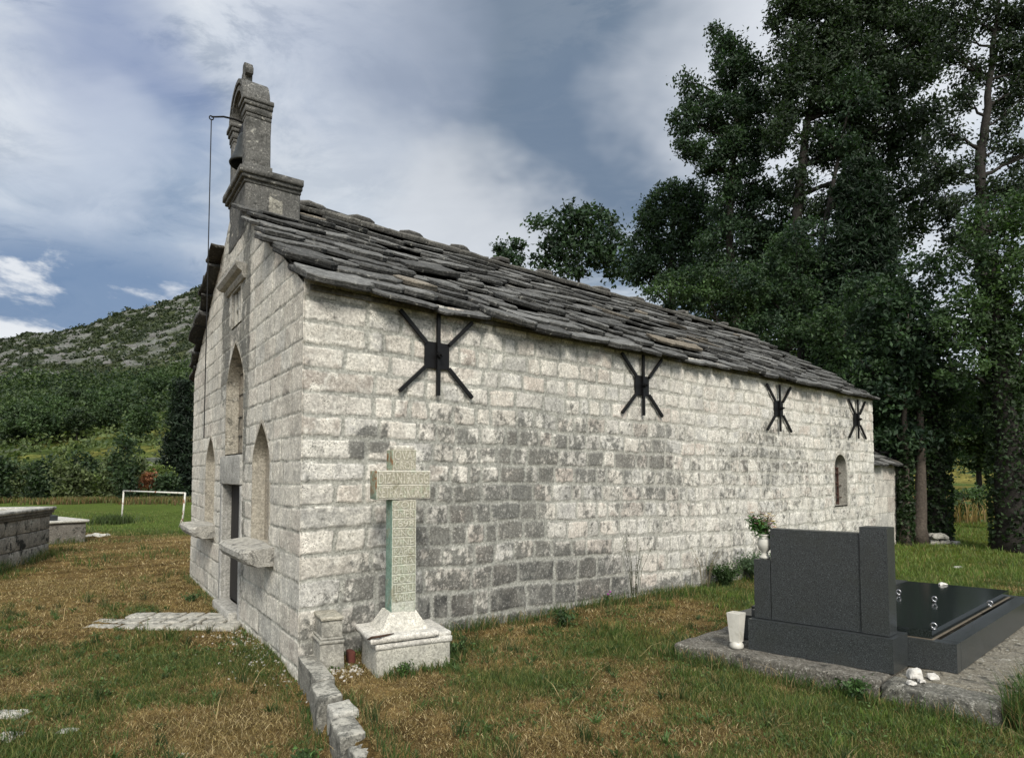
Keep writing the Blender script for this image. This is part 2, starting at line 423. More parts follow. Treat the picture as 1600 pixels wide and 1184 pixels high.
def wall_colour(S, Z, prof, d, rnd, fine, seed, dark, tint, grey=0.0):
    n = len(S)
    pal = np.array([(0.55, 0.51, 0.455), (0.53, 0.51, 0.47), (0.58, 0.55, 0.50), (0.50, 0.45, 0.40), (0.49, 0.48, 0.45), (0.56, 0.53, 0.475)])
    pal = pal*(1-grey)+np.array([(0.41, 0.405, 0.38)])*grey
    st = pal[np.clip((rnd[:, 1]*len(pal)).astype(int), 0, len(pal)-1)]*(0.86+0.26*rnd[:, 2:3])
    f1 = fbm(S*6, Z*6, 0, seed+20, 5, 0.6)[:, None]; st = st*(0.76+0.48*f1)
    mf = sstep(2.0, 6.5, S)[:, None]; mo = (np.array([(0.36, 0.36, 0.325)])*(1-mf)+np.array([(0.42, 0.41, 0.365)])*mf)*(1-grey*0.1)*(0.8+0.4*fbm(S*10, Z*10, 0, seed+21, 4)[:, None])
    sm = (prof*(1-0.25*sstep(0.42, 0.62, fbm(S*2.6, Z*2.6, 0, seed+27, 4))*(1-grey)))[:, None]; c = mo*(1-sm)+st*sm
    # pale lime crust along the stone edges
    e = sstep(0.03, 0.004, d)*prof*sstep(0.50, 0.60, fbm(S*5, Z*5, 0, seed+22, 5, 0.6))
    e = np.maximum(e, 0.8*prof*sstep(0.60, 0.68, fbm(S*16, Z*16, 0, seed+23, 5, 0.65))*sstep(0.4, 0.6, fbm(S*1.1, Z*1.1, 0, seed+24, 3)))
    e = e[:, None]; c = c*(1-e)+np.array([(0.68, 0.66, 0.60)])*e
    # contact line where stone meets mortar
    ct = np.exp(-((d+0.001)/0.0045)**2)*sstep(0.42, 0.6, fbm(S*4, Z*4, 0, seed+25, 4)); c = c*(1-(0.34+0.5*grey)*ct[:, None])
    # dark lichen and soot stains with a shape of their own
    nz = fbm(S*7, Z*2.6, 0, seed+26, 6, 0.66); dk = dark(S, Z)
    nf = fbm(S*24, Z*20, 0, seed+28, 5, 0.7); dk = dk*(0.66+0.62*rnd[:, 3])
    a = sstep(0.86-0.44*dk, 1.06-0.44*dk, nz*0.40+nf*0.60+0.20)
    a = a*(0.22+0.78*prof)
    a = np.clip(a*sstep(0.02, 0.25, dk), 0, 0.80)[:, None]
    c = c*(1-a)+np.array([(0.075, 0.078, 0.072)])*(0.7+0.9*f1)*a
    return np.clip(c*np.array(tint), 0.01, 0.9)
def box_f(S, Z, s0, s1, z0, z1, k, f=0.12):
    return k*sstep(s0-f, s0+f, S)*sstep(s1+f, s1-f, S)*sstep(z0-f, z0+f, Z)*sstep(z1+f, z1-f, Z)
def arch_half(z, zs, a, r, pw=1.7):
    if pw == 'round': return a*np.sqrt(np.maximum(0, 1-np.clip((z-zs)/r, 0, 1)**2))
    t = np.clip((z-zs)/r, 0, 1); return a*np.maximum(0, 1-t**pw)
def build_wall(name, P0, dirv, nrm, sgrid, zgrid, field, keep, parent):
    SS, ZZ = np.meshgrid(sgrid, zgrid, indexing='ij'); S = SS.ravel(); Z = ZZ.ravel()
    h, col = field(S, Z)
    V = np.array(P0)[None, :]+S[:, None]*np.array(dirv)[None, :]+h[:, None]*np.array(nrm)[None, :]; V[:, 2] = Z
    ns, nz = len(sgrid), len(zgrid)
    i = np.arange(ns-1)[:, None]; j = np.arange(nz-1)[None, :]
    q = np.stack([(i*nz+j).ravel(), ((i+1)*nz+j).ravel(), ((i+1)*nz+j+1).ravel(), (i*nz+j+1).ravel()], 1)
    sc = S[q].mean(1); zc = Z[q].mean(1); q = q[keep(sc, zc)]
    if Vector(dirv).cross(UP).dot(nrm) < 0: q = q[:, ::-1]
    used = np.zeros(len(V), bool); used[q.ravel()] = True; mp = np.cumsum(used)-1
    return mesh_obj(name, V[used], mp[q], M_WALL, parent, col[used], True)

def grow(a, b, d0, d1):
    x = a; out = [a]
    while x < b: x += d0+(d1-d0)*(x-a)/(b-a); out.append(x)
    out[-1] = b; return np.array(out)
# side wall ------------------------------------------------
bedsS = [-0.55, -0.28, 0.0, 0.27, 0.52, 0.75, 0.95, 1.15, 1.345, 1.53, 1.71, 1.90, 2.08, 2.27, 2.46, 2.65, 2.84, 3.03, 3.25]
def dark_side(S, Z):
    S0, Z0 = S, Z; S = S+(fbm(S0*2.3, Z0*2.3, 0, 301, 4)-0.5)*0.55; Z = Z+(fbm(S0*2.3, Z0*2.3, 0, 302, 4)-0.5)*0.55
    d = box_f(S, Z, 0.5, 0.78, 1.70, 1.98, 0.95, 0.06)+box_f(S, Z, 0.50, 1.0, 0.1, 0.85, 0.95, 0.10)
    d = d+box_f(S, Z, 1.0, 4.0, -0.2, 0.70, 0.75, 0.2)+box_f(S, Z, 1.0, 2.6, 0.8, 1.5, 0.55, 0.3)+box_f(S, Z, 1.3, 2.6, 1.75, 2.1, 0.50, 0.15)
    d = d+box_f(S, Z, 4.62, 4.92, 1.5, 2.3, 0.75, 0.10)+box_f(S, Z, 7.2, 7.6, 1.3, 2.4, 0.62, 0.2)+box_f(S, Z, 6.0, 9.0, 1.5, 2.2, 0.36, 0.5)
    d = d+box_f(S, Z, 3.8, 5.6, -0.3, 0.22, 0.8, 0.08)+box_f(S, Z, -0.1, 0.6, -0.2, 0.5, 0.55, 0.2)+box_f(S, Z, 5.5, 8, 0, 0.5, 0.45, 0.3)
    d = d+box_f(S, Z, 2.2, 5.2, 1.3, 2.1, 0.40, 0.4)+box_f(S, Z, 9.6, 10.7, 2.0, 2.9, 0.4, 0.2)+box_f(S, Z, 0, 3, 2.9, 3.2, 0.06, 0.1)+0.20+0.17*sstep(0.5, 1.4, S)*sstep(2.45, 1.9, Z)
    return np.clip(d, 0, 1)
def warpS(S, Z):
    return 0.045*np.clip(S-0.9, 0, 6)*np.clip(1-(Z-0.3)/2.2, 0, 1)*np.clip((3.1-Z)/1, 0, 1)
WIN = (9.90, 10.42, 1.02, 1.70, 0.26)   # s0 s1 z0 spring rise
def inwin(s, z, e=0.0):
    c = (WIN[0]+WIN[1])/2; a = (WIN[1]-WIN[0])/2
    return (np.abs(s-c) < arch_half(z, WIN[3], a, WIN[4], 'round')+e) & (z > WIN[2]-e) & (z < WIN[3]+WIN[4]+e)
def fieldS(S, Z):
    h, prof, d, rnd, fine = masonry(S, Z, bedsS, (0.15, 0.37), 3, True, LS, (0.007, 0.022), 0.0085, 0.0045, warp=warpS)
    col = wall_colour(S, Z, prof, d, rnd, fine, 3, dark_side, (1.0, 1.0, 1.0))
    w = sstep(4.0, 8.5, S)[:, None]; cr = (sstep(0.46, 0.60, fbm(S*11, Z*11, 0, 71, 5, 0.7))*sstep(3.0, 7.5, S)*0.45)[:, None]; col = col*(1+0.06*w); col = col*(1-cr)+np.array([(0.70, 0.685, 0.635)])*cr
    gr = (box_f(S, Z, 1.0, 4.0, -0.2, 0.72, 0.9, 0.15)*prof*(0.35+0.65*rnd[:, 3])*sstep(0.36, 0.60, fbm(S*9, Z*9, 0, 33, 5, 0.65)))[:, None]
    col = col*(1-gr*0.75)+np.array([(0.03, 0.032, 0.032)])*gr
    return h, col
build_wall('wall', cA, Wf, NS, np.concatenate([[-0.014, -0.006], grow(0, LS, 0.0095, 0.021)]), np.arange(-0.35, 3.2, 0.012), fieldS, lambda s, z: ~inwin(s, z, 0.02), church)
# facade ---------------------------------------------------
NICHES = [(1.34, 0.34, 0.93, 1.72, 0.38), (4.14, 0.33, 0.93, 1.72, 0.38), (2.65, 0.47, 1.83, 2.62, 0.50)]   # centre, half width, sill, spring, rise
DOOR = (2.25, 3.20, -0.15, 1.48); FWIN = (2.40, 2.88, 3.32, 3.74)
def inopen(s, z, e=0.0):
    m = (s > DOOR[0]-e) & (s < DOOR[1]+e) & (z < DOOR[3]+e)
    m |= (s > FWIN[0]-e) & (s < FWIN[1]+e) & (z > FWIN[2]-e) & (z < FWIN[3]+e)
    for c, a, z0, zs, r in NICHES: m |= (np.abs(s-c) < arch_half(z, zs, a, r)+e) & (z > z0-e) & (z < zs+r+e)
    return m
bedsF = [-0.4, -0.16, 0.06, 0.28, 0.50, 0.73, 0.94, 1.13, 1.32, 1.51, 1.71, 1.91, 2.10, 2.29, 2.49, 2.69, 2.89, 3.10, 3.31, 3.52, 3.72, 3.93, 4.14, 4.36, 4.6, 4.85, 5.1]
def dark_fac(S, Z):
    d = box_f(S, Z, 1.96, 2.32, 2.3, 4.9, 1.0, 0.10)+box_f(S, Z, 2.0, 2.16, 0.2, 2.5, 0.6, 0.06)+box_f(S, Z, 3.05, 3.5, 2.4, 4.0, 0.85, 0.12)+box_f(S, Z, 2.05, 2.2, 1.7, 2.9, 0.55, 0.08)
    d = d+box_f(S, Z, 2.3, 3.1, 3.0, 3.4, 0.5, 0.1)+box_f(S, Z, 0, 6, 4.2, 5, 0.4, 0.3)+box_f(S, Z, 3.0, 3.3, 0.0, 2.0, 0.4, 0.1)+0.10
    return np.clip(d, 0, 1)
def fieldF(S, Z):
    h, prof, d, rnd, fine = masonry(S, Z, bedsF, (0.26, 0.44), 17, True, LF, (0.002, 0.008), 0.006, 0.0025, 0.6)
    col = wall_colour(S, Z, prof, d, rnd, fine, 17, dark_fac, (1.06, 1.05, 1.02), 0.38)
    return h, col
def keepF(s, z):
    return (z < ZE+SL*np.minimum(s, LF-s)+0.02) & ~inopen(s, z, 0.012)
build_wall('wall', cA, Uf, NF, np.concatenate([[-0.014, -0.006], np.linspace(0, LF, 470)]), np.arange(-0.35, 5.05, 0.0125), fieldF, keepF, church)
# the two walls that face away from the road (coarser stones, same limestone)
def fieldB(S, Z):
    h, prof, d, rnd, fine = masonry(S, Z, bedsS, (0.22, 0.44), 29, True, 12, (0.008, 0.02), 0.012, 0.005)
    return h, wall_colour(S, Z, prof, d, rnd, fine, 29, lambda S, Z: np.full(len(S), 0.3), (1, 1, 1))
build_wall('wall', cB, Wf, -NS, np.arange(0, LS, 0.05), np.arange(-0.35, 3.2, 0.05), fieldB, lambda s, z: s > -1, church)
build_wall('wall', cC, Uf, -NF, np.arange(0, LF+0.03, 0.05), np.arange(-0.35, 5.0, 0.05), fieldB, lambda s, z: z < ZE+SL*np.minimum(s, LF-s), church)

def fpt(s, z, o=0.0): p = cA+Uf*s+NF*o; return Vector((p.x, p.y, z))       # facade point, o outward
def spt(s, z, o=0.0): p = cA+Wf*s+NS*o; return Vector((p.x, p.y, z))       # side wall point
def outline(c, a, z0, zs, r, pw=1.7, n=14):
    L = [(c-a, z0), (c-a, zs)]+[(c-float(arch_half(zs+r*t, zs, a, r, pw)), zs+r*t) for t in (1-(1-np.linspace(0.08, 1, n))**1.3)]
    R = [(2*c-x, z) for x, z in L[:-1]][::-1]
    return L+R
def recess(name, pts, P, depth, band, parent, back=True, colr=(0.40, 0.37, 0.31), o=0.012, mat=None, backcol=None, dep0=None):
    """reveal, back panel and a narrow dressed band round an opening"""
    mb = MB(); n = len(pts); cx = sum(p[0] for p in pts)/n; cz = sum(p[1] for p in pts)/n
    sub = 9; ring = []
    fr = [P(s, z, o) for s, z in pts]
    # dressed band on the wall face
    outp = []
    for s, z in pts:
        dx, dz = s-cx, z-cz; l = math.hypot(dx, dz)
        nx, nz = dx/l, dz/l
        outp.append((s+(band if dx > 0.001 else -band if dx < -0.001 else 0), z+(band*1.3*max(0, nz))))
    fo = [P(s, z, o) for s, z in outp]; fb = [P(s, z, -0.03) for s, z in outp]
    V = fr+fo+fb; Fc = []
    for i in range(n-1):
        Fc.append((i, i+1, n+i+1, n+i)); Fc.append((n+i, n+i+1, 2*n+i+1, 2*n+i))
    mb.add([tuple(v) for v in V], Fc, colr)
    # reveal, subdivided in depth
    rows = [[P(s, z, o-(depth+o)*k/sub) for s, z in pts] for k in range(sub+1)]
    V = [tuple(v) for r_ in rows for v in r_]; Fc = []
    for k in range(sub):
        for i in range(n): Fc.append((k*n+i, (k+1)*n+i, (k+1)*n+(i+1) % n, k*n+(i+1) % n))
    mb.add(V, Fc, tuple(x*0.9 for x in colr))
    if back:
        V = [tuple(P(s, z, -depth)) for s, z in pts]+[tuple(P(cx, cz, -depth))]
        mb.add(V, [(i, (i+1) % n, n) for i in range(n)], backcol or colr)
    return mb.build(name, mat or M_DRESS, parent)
for q, (c, a, z0, zs, r) in enumerate(NICHES):
    big = q == 2
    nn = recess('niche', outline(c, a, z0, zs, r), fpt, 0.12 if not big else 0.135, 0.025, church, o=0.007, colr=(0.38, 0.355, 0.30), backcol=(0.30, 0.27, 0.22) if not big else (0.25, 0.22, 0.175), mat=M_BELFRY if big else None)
    if big:   # joints of the rubble backing inside the tall niche
        mb = MB()
        for z in (2.05, 2.28, 2.55, 2.8):
            V, Fc = stone(fpt(c-a+0.04, z, -0.133), Uf, NF, UP, (2*a-0.08, 0.012, 0.010), 0.003, 0.05, 0.006, 9, int(z*100)); mb.add(V, Fc, (0.08, 0.075, 0.065))
        mb.build('mortar_joint', M_DRESS, nn)
# doorway: jambs, lintel, threshold, near-black timber door standing in for the dark interior
mb = MB()
def fblock(mb, s0, s1, z0, z1, o0, o1, colr, r=0.012, amp=0.004, div=0.06, seed=0):
    V, Fc = stone(fpt(s0, z0, o0), Uf, NF, UP, (s1-s0, o1-o0, z1-z0), r, div, amp, 7, seed); mb.add(V, Fc, colr)
door = recess('doorway', [(DOOR[0], -0.15), (DOOR[0], DOOR[3]), (DOOR[1], DOOR[3]), (DOOR[1], -0.15)], fpt, 0.10, 0.02, church, back=False, colr=(0.34, 0.335, 0.31), o=0.006)
fblock(mb, 2.14, 3.30, 1.475, 1.815, -0.1, 0.03, (0.36, 0.355, 0.33), seed=4); mb.build('lintel', M_DRESS, door, True)
mb = MB()
fblock(mb, DOOR[0]-0.12, DOOR[0]+0.0, -0.1, 1.475, -0.085, 0.018, (0.36, 0.355, 0.335), seed=5); mb.build('jamb', M_DRESS, door, True); mb = MB(); fblock(mb, DOOR[1], DOOR[1]+0.14, -0.1, 1.475, -0.085, 0.018, (0.36, 0.355, 0.335), seed=6)
mb.build('jamb', M_DRESS, door, True)
mb = MB(); fblock(mb, DOOR[0]+0.002, DOOR[1]-0.002, -0.12, 0.10, -0.085, 0.10, (0.36, 0.35, 0.32), 0.02, 0.008, seed=7); mb.build('threshold', M_DRESS, door, True)
mb = MB()
for i in range(5):
    s0 = DOOR[0]+i*(DOOR[1]-DOOR[0])/5
    fblock(mb, s0+0.003, s0+(DOOR[1]-DOOR[0])/5-0.003, 0.10, 1.475, -0.14, -0.09, (0.5, 0.5, 0.5), 0.004, 0.0, 0.3, i)
dl = mb.build('door', M_DARK, church)
mb = MB(); V, Fc = tube([fpt(2.38, 0.72, -0.092), fpt(2.38, 0.72, -0.06), fpt(2.38, 0.84, -0.06), fpt(2.38, 0.84, -0.092)], 0.008, 8); mb.add(V, Fc); mb.build('handle', M_IRON, dl)
# thick stone shelves below the two side niches
for c, a in ((1.34, 0.34), (4.24, 0.33)):
    mb = MB(); hw = 0.56 if c < 2 else 0.52
    prof = [(-0.02, 0.0), (0.18, 0.0), (0.25, 0.03), (0.285, 0.08), (0.285, 0.125), (0.26, 0.15), (-0.02, 0.17)]
    ns_ = 24; V = []; Fc = []
    for i in range(ns_+1):
        s = c-hw+2*hw*i/ns_; tt = min(i, ns_-i)/ns_*2; shrink = 1-0.22*max(0, 1-tt*5)**2
        for k, (o, z) in enumerate(prof):
            jz = (vn(s*6, k, 0, 61)-0.5)*0.008; p = fpt(s, 0.775+z+jz*(k > 1), (o*shrink+(fbm(s*9, k*0.4, 1, 62, 3)-0.5)*0.016) if o > 0 else o); V.append(tuple(p))
    m = len(prof)
    for i in range(ns_):
        for k in range(m): Fc.append((i*m+k, (i+1)*m+k, (i+1)*m+(k+1) % m, i*m+(k+1) % m))
    Fc.append(tuple(range(m))); Fc.append(tuple(ns_*m+k for k in range(m))[::-1])
    mb.add(V, Fc, (0.34, 0.33, 0.30)); mb.build('stone_shelf', M_KERB, church)
# small cross window high in the gable with its moulded hood
pts = [(FWIN[0], FWIN[2]), (FWIN[0], FWIN[3]), (FWIN[1], FWIN[3]), (FWIN[1], FWIN[2])]
gw = recess('gable_window', pts, fpt, 0.22, 0.03, church, back=False, colr=(0.37, 0.36, 0.33))
V, Fc = stone(fpt(FWIN[0]-0.05, FWIN[2]-0.05, -0.24), Uf, NF, UP, (0.58, 0.02, 0.52), 0.0, 0.5); MB().add(V, Fc).build('dark_interior', M_DARK, gw)  # near-black sheet put in for the shade of the unlit interior
mb = MB(); fc_ = (FWIN[0]+FWIN[1])/2
fblock(mb, FWIN[0], FWIN[0]+0.10, FWIN[2], FWIN[3], -0.12, -0.01, (0.40, 0.39, 0.35), seed=1); fblock(mb, FWIN[1]-0.10, FWIN[1], FWIN[2], FWIN[3], -0.12, -0.01, (0.40, 0.39, 0.35), seed=2)
fblock(mb, fc_-0.035, fc_+0.035, FWIN[2], FWIN[3], -0.11, -0.015, (0.42, 0.41, 0.37), seed=3); fblock(mb, FWIN[0]+0.08, FWIN[1]-0.08, 3.50, 3.57, -0.108, -0.018, (0.42, 0.41, 0.37), seed=4)
mb.build('tracery', M_DRESS, gw, True)
def cornice(mb, P, s0, s1, z, prof, colr, seed=0, end=0.0):
    """moulding with a profile (o, dz) run along s, returned at its ends"""
    n = 14; V = []; Fc = []; m = len(prof)
    for i in range(n+1):
        s = s0+(s1-s0)*i/n
        for k, (o, dz) in enumerate(prof):
            e = (o*end if i == n else -o*end if i == 0 else 0)
            V.append(tuple(P(s+e, z+dz+(vn(s*9, k*2.7, 0, seed)-0.5)*0.008, o)))
    for i in range(n):
        for k in range(m): Fc.append((i*m+k, (i+1)*m+k, (i+1)*m+(k+1) % m, i*m+(k+1) % m))
    Fc.append(tuple(range(m))); Fc.append(tuple(n*m+k for k in range(m))[::-1]); mb.add(V, Fc, colr)
mb = MB(); cornice(mb, fpt, 2.18, 3.14, 3.76, [(-0.05, 0), (0.03, 0), (0.05, 0.03), (0.05, 0.06), (0.10, 0.08), (0.13, 0.12), (0.13, 0.15), (-0.05, 0.17)], (0.37, 0.36, 0.33), 5, 0.6)
mb.build('hood_moulding', M_DRESS, gw)
# side window: reveal, rusty frame with bars, dusty pane
swp = outline((WIN[0]+WIN[1])/2, (WIN[1]-WIN[0])/2, WIN[2], WIN[3], WIN[4], 'round')
sw = recess('window', swp, spt, 0.17, 0.045, church, back=False, colr=(0.40, 0.385, 0.34))
V = [tuple(spt(s, z, -0.16)) for s, z in swp]; MB().add(V, [tuple(range(len(V)))]).build('pane', M_GLASS, sw)
mb = MB()
for s in (WIN[0]+0.02, WIN[0]+0.17, WIN[0]+0.33, WIN[1]-0.05):
    V, Fc = stone(spt(s, WIN[2], -0.155), Wf, NS, UP, (0.03, 0.03, 0.86 if 0.1 < s-WIN[0] < 0.4 else 0.70), 0.002, 1); mb.add(V, Fc)
for z in (1.04, 1.22, 1.42, 1.60, 1.70):
    V, Fc = stone(spt(WIN[0]+0.01, z, -0.15), Wf, NS, UP, (0.49, 0.02, 0.025), 0.002, 1); mb.add(V, Fc)
mb.build('frame', simple_mat('rust_red_frame', (0.060, 0.028, 0.020), 0.8, 0, 0.3, 30, 0.3), sw)
mb = MB()
for z in (1.16, 1.38, 1.62): V, Fc = tube([spt(WIN[0]-0.01, z, -0.09), spt(WIN[1]+0.01, z, -0.09)], 0.008, 6); mb.add(V, Fc)
V, Fc = tube([spt(WIN[0]+0.20, WIN[2], -0.08), spt(WIN[0]+0.20, WIN[3]+0.22, -0.08)], 0.010, 6); mb.add(V, Fc)
mb.build('window_bars', M_RUST, sw)

# roof of overlapping stone slabs ------------------------------------------
def slab(mb, o, ex, eu, en, L, D, T, colr, seed):
    """o = middle of the lower edge; ex along the eaves, eu up the slope, en normal"""
    r = random.Random(seed); n = 22; P = []
    nx = max(4, int(L/0.09)); ny = 3
    def j(k=1): return (r.random()-0.5)*0.034*k
    lean = (r.random()-0.5)*0.05
    for i in range(nx+1):
        t = i/nx; rc = 0.085*(max(0, 1-t/0.2)**2+max(0, 1-(1-t)/0.2)**2)
        P.append((-L/2+L*t, rc+j(1.2)+lean*(t-0.5)))
    for i in range(1, ny+1): P.append((L/2+j(), D*i/ny))
    for i in range(1, nx, 2): P.append((L/2-L*i/nx, D+j()))
    for i in range(ny, 0, -1): P.append((-L/2+j(), D*i/ny))
    P = np.array(P); m = len(P); c = P.mean(0); o = np.array(o)
    ex, eu, en = np.array(ex), np.array(eu), np.array(en)
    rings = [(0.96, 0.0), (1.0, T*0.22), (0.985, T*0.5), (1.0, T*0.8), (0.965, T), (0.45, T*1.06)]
    V = []
    for q, (k, zz) in enumerate(rings):
        kk = 1-(1-k)*np.array([min(1, 0.35/L), 1.0])*1.0
        A = c+(P-c)*kk
        nzv = (np.array([r.random() for _ in range(m)])-0.5)*0.016
        ofs = (np.array([r.random() for _ in range(m)])-0.5)*0.012
        A = A*(1+ofs[:, None]*0.5)
        V.append(o+A[:, :1]*ex+A[:, 1:2]*eu+(zz+nzv*(0.5 if q in (0, 5) else 1))[:, None]*en)
    Fc = []
    for q in range(len(rings)-1):
        for i in range(m): i2 = (i+1) % m; Fc.append((q*m+i, q*m+i2, (q+1)*m+i2, (q+1)*m+i))
    Fc.append(tuple((len(rings)-1)*m+i for i in range(m))); Fc.append(tuple(range(m))[::-1])
    Vc = np.concatenate(V)
    cc = np.tile(np.array(colr)[None, :], (len(Vc), 1))*(0.85+0.3*np.random.RandomState(seed).rand(len(Vc), 1)); cc[:3*m] *= 0.34; cc[3*m:4*m] *= 0.8  # undersides and lower edges painted darker, as shade in the slab gaps
    if np.dot(np.cross(ex, eu), en) < 0: Fc = [f[::-1] for f in Fc]
    mb.V.append(Vc); mb.C.append(cc)
    for f in Fc: mb.F.append(tuple(a+mb.n for a in f))
    mb.n += len(Vc)
def slab_field(mb, base, ex, uh, q0, q1, x0, x1, slope, z0, seed, step=0.25, Ls=(0.24, 0.70), lowT=(0.028, 0.066), xclip=None):
    """cover a slope; base = point where q=0, uh = horizontal direction up the slope"""
    r = random.Random(seed); eu = (Vector(uh)+UP*slope).normalized(); ex = Vector(ex); en = ex.cross(eu)
    if en.z < 0: en = -en
    ln = math.sqrt(1+slope*slope); q = q0; row = 0
    while q < q1-0.05:
        a, b = (x0, x1) if xclip is None else xclip(q)
        x = a+(r.random()-0.5)*0.16
        while x < b:
            L = r.uniform(*Ls)*(1.25 if r.random() < 0.15 else 1); 
            if x+L > b+0.05: L = max(0.22, b-x+r.uniform(-0.02, 0.08))
            T = r.uniform(*lowT); D = 0.44*ln*0.9
            D = min(D, (q1-q)*ln+0.10)
            qq = q+(r.random()-0.5)*0.07; p = Vector(base)+ex*(x+L/2)+Vector(uh)*qq; p.z = z0+slope*qq
            p = p+en*(0.035+r.random()*0.055)
            tilt = 0.10+r.random()*0.09; e2 = (eu*math.cos(tilt)-en*math.sin(tilt)).normalized(); n2 = (en*math.cos(tilt)+eu*math.sin(tilt)).normalized()
            roll = (r.random()-0.5)*0.11; x2 = (ex*math.cos(roll)+n2*math.sin(roll)).normalized(); n3 = (n2*math.cos(roll)-ex*math.sin(roll)).normalized()
            yaw = (r.random()-0.5)*0.13; x3 = (x2*math.cos(yaw)+e2*math.sin(yaw)); e3 = (e2*math.cos(yaw)-x2*math.sin(yaw))
            v = r.uniform(0.55, 1.0) if r.random() < 0.6 else r.uniform(1.0, 1.5); colr = (0.128*v, 0.129*v, 0.125*v)
            if r.random() < 0.05: colr = (0.19*v, 0.17*v, 0.14*v)
            slab(mb, p, x3, e3, n3, L+0.03, D, T, colr, r.randint(0, 10**8))
            x += L
        q += step*r.uniform(0.92, 1.1); row += 1
mb = MB()
slab_field(mb, cA, Wf, Uf, -0.15, SM, -0.04, LS+0.14, SL, ZE, 5, xclip=lambda q: (-0.04 if q < 2.15 else 0.64, LS+0.07))
n_s = len(mb.V)
slab_field(mb, cB, Wf, -Uf, -0.17, SM, -0.16, LS+0.14, SL, ZE, 6, xclip=lambda q: (-0.09 if q < 2.0 else 0.66, LS+0.07))
# one warm ochre slab near the eaves
slab(mb, cA+Wf*5.45+Uf*0.16+UP*(ZE+SL*0.16+0.135), Wf, (Uf+UP*SL).normalized(), Wf.cross((Uf+UP*SL).normalized())*(1 if Wf.cross(Uf).z > 0 else -1), 1.15, 0.26, 0.040, (0.19, 0.165, 0.13), 77)
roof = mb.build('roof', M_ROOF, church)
# filler bed added under the slabs so no light shows through gaps
poly = [(-0.03, ZE+0.01), (SM, ZE+SL*(SM)+0.03), (LF+0.03, ZE+0.01), (LF+0.03, ZE-0.03), (LF-0.02, ZE-0.02), (SM, ZE+SL*SM-0.10), (0.02, ZE-0.02), (-0.03, ZE-0.03)]
V, Fc = prism(poly, cA+Wf*0.04, Uf, UP, Wf, LS-0.04); MB().add(V, Fc, (0.16, 0.155, 0.14)).build('roof_gap_filler', M_ROOF, roof)
mb = MB(); rr = random.Random(4)
x = 0.62; ridge0 = cA+Uf*SM; zr = ZE+SL*SM
while x < LS+0.1:
    L = rr.uniform(0.35, 0.7); T = rr.uniform(0.05, 0.08)
    for sgn in (1, -1):
        eu = (-Uf*sgn+UP*(-0.28)).normalized(); en = Wf.cross(eu); en = en if en.z > 0 else -en
        v = rr.uniform(0.8, 1.2)
        slab(mb, ridge0+Wf*(x+L/2)-Uf*sgn*(-0.0)+UP*(zr+0.075), Wf, eu, en, L, 0.22, T, (0.20*v, 0.195*v, 0.18*v), rr.randint(0, 10**7))
    x += L*0.96
x = 0.95
while x < LS:
    v = rr.uniform(0.8, 1.1)
    slab(mb, ridge0+Wf*x-Uf*0.14+UP*(zr+0.125), Wf, Uf, UP, rr.uniform(0.32, 0.46), 0.28, 0.065, (0.17*v, 0.165*v, 0.155*v), rr.randint(0, 10**7))
    x += rr.uniform(0.65, 1.0) if x < 5 else rr.uniform(0.9, 1.6)
mb.build('ridge_cap', M_ROOF, roof)

# low apse behind the east gable -------------------------------------------
aP = cC+Uf*0.30
apse = None
def fieldAp(S, Z):
    h, prof, d, rnd, fine = masonry(S, Z, [-0.4, 0, 0.36, 0.74, 1.1, 1.45, 1.9], (0.35, 0.6), 41, False, 4, (0.002, 0.008), 0.004, 0.003, 0.8)
    return h, wall_colour(S, Z, prof, d, rnd, fine, 41, lambda S, Z: np.full(len(S), 0.12), (1.0, 1.0, 1.0), 0.2)
apse = build_wall('apse', aP, Wf, NS, np.arange(0, 2.62, 0.02), np.arange(-0.3, 1.82, 0.02), fieldAp, lambda s, z: s > -1, church)
mb = MB(); e0 = aP+Wf*2.6
V, Fc = stone(aP+Wf*0.02+Uf*0.03-UP*0.3, Wf, Uf, UP, (2.56, 5.0, 2.1), 0, 3); mb.add(V, Fc, (0.42, 0.40, 0.36)); mb.build('apse_core', M_WALL, apse)
mb = MB()
slab_field(mb, aP, Wf, Uf, -0.18, 1.5, 0.0, 2.75, 0.5, 1.80, 15, xclip=lambda q: (0.0, 2.78-max(0, q)*0.9))
slab_field(mb, e0, Uf, -Wf, -0.16, 2.4, 0.0, 5.0, 0.5, 1.80, 16, xclip=lambda q: (max(0, q)*0.9, 5.0-max(0, q)*0.9))
mb.build('apse_roof', M_ROOF, apse)

# bell gable -----------------------------------------------------------------
def fbx(mb, s0, s1, d0, d1, z0, z1, colr, r=0.02, amp=0.010, div=0.06, seed=0, taper=0):
    """block standing on the gable, d measured back from the facade"""
    V, Fc = stone(fpt(s0, z0, -d0), Uf, -NF, UP, (s1-s0, d1-d0, z1-z0), r, div, amp, 6, seed, taper); mb.add(V, Fc, colr)
BC = (0.115, 0.114, 0.108)
bg_ = None
mb = MB()
fbx(mb, 2.27, 3.17, -0.01, 0.60, 4.30, 4.90, BC, seed=1)
V, Fc = stone(fpt(2.27-0.004, 4.58, -0.24), Uf, -NF, UP, (0.02, 0.16, 0.24), 0.01, 0.04, 0.004, 9, 3); mb.add(V, Fc, (0.27, 0.26, 0.225))
belfry = mb.build('bell_gable', M_BELFRY, church, True)
mb = MB()
for z0, z1, e in ((4.88, 4.93, 0.02), (4.92, 4.97, 0.05), (4.965, 5.04, 0.075)):
    fbx(mb, 2.27-e, 3.17+e, -0.01-e, 0.60+e*0.3, z0, z1, BC, 0.015, 0.006, 0.06, int(z0*100))
mb.build('cornice', M_BELFRY, belfry, True)
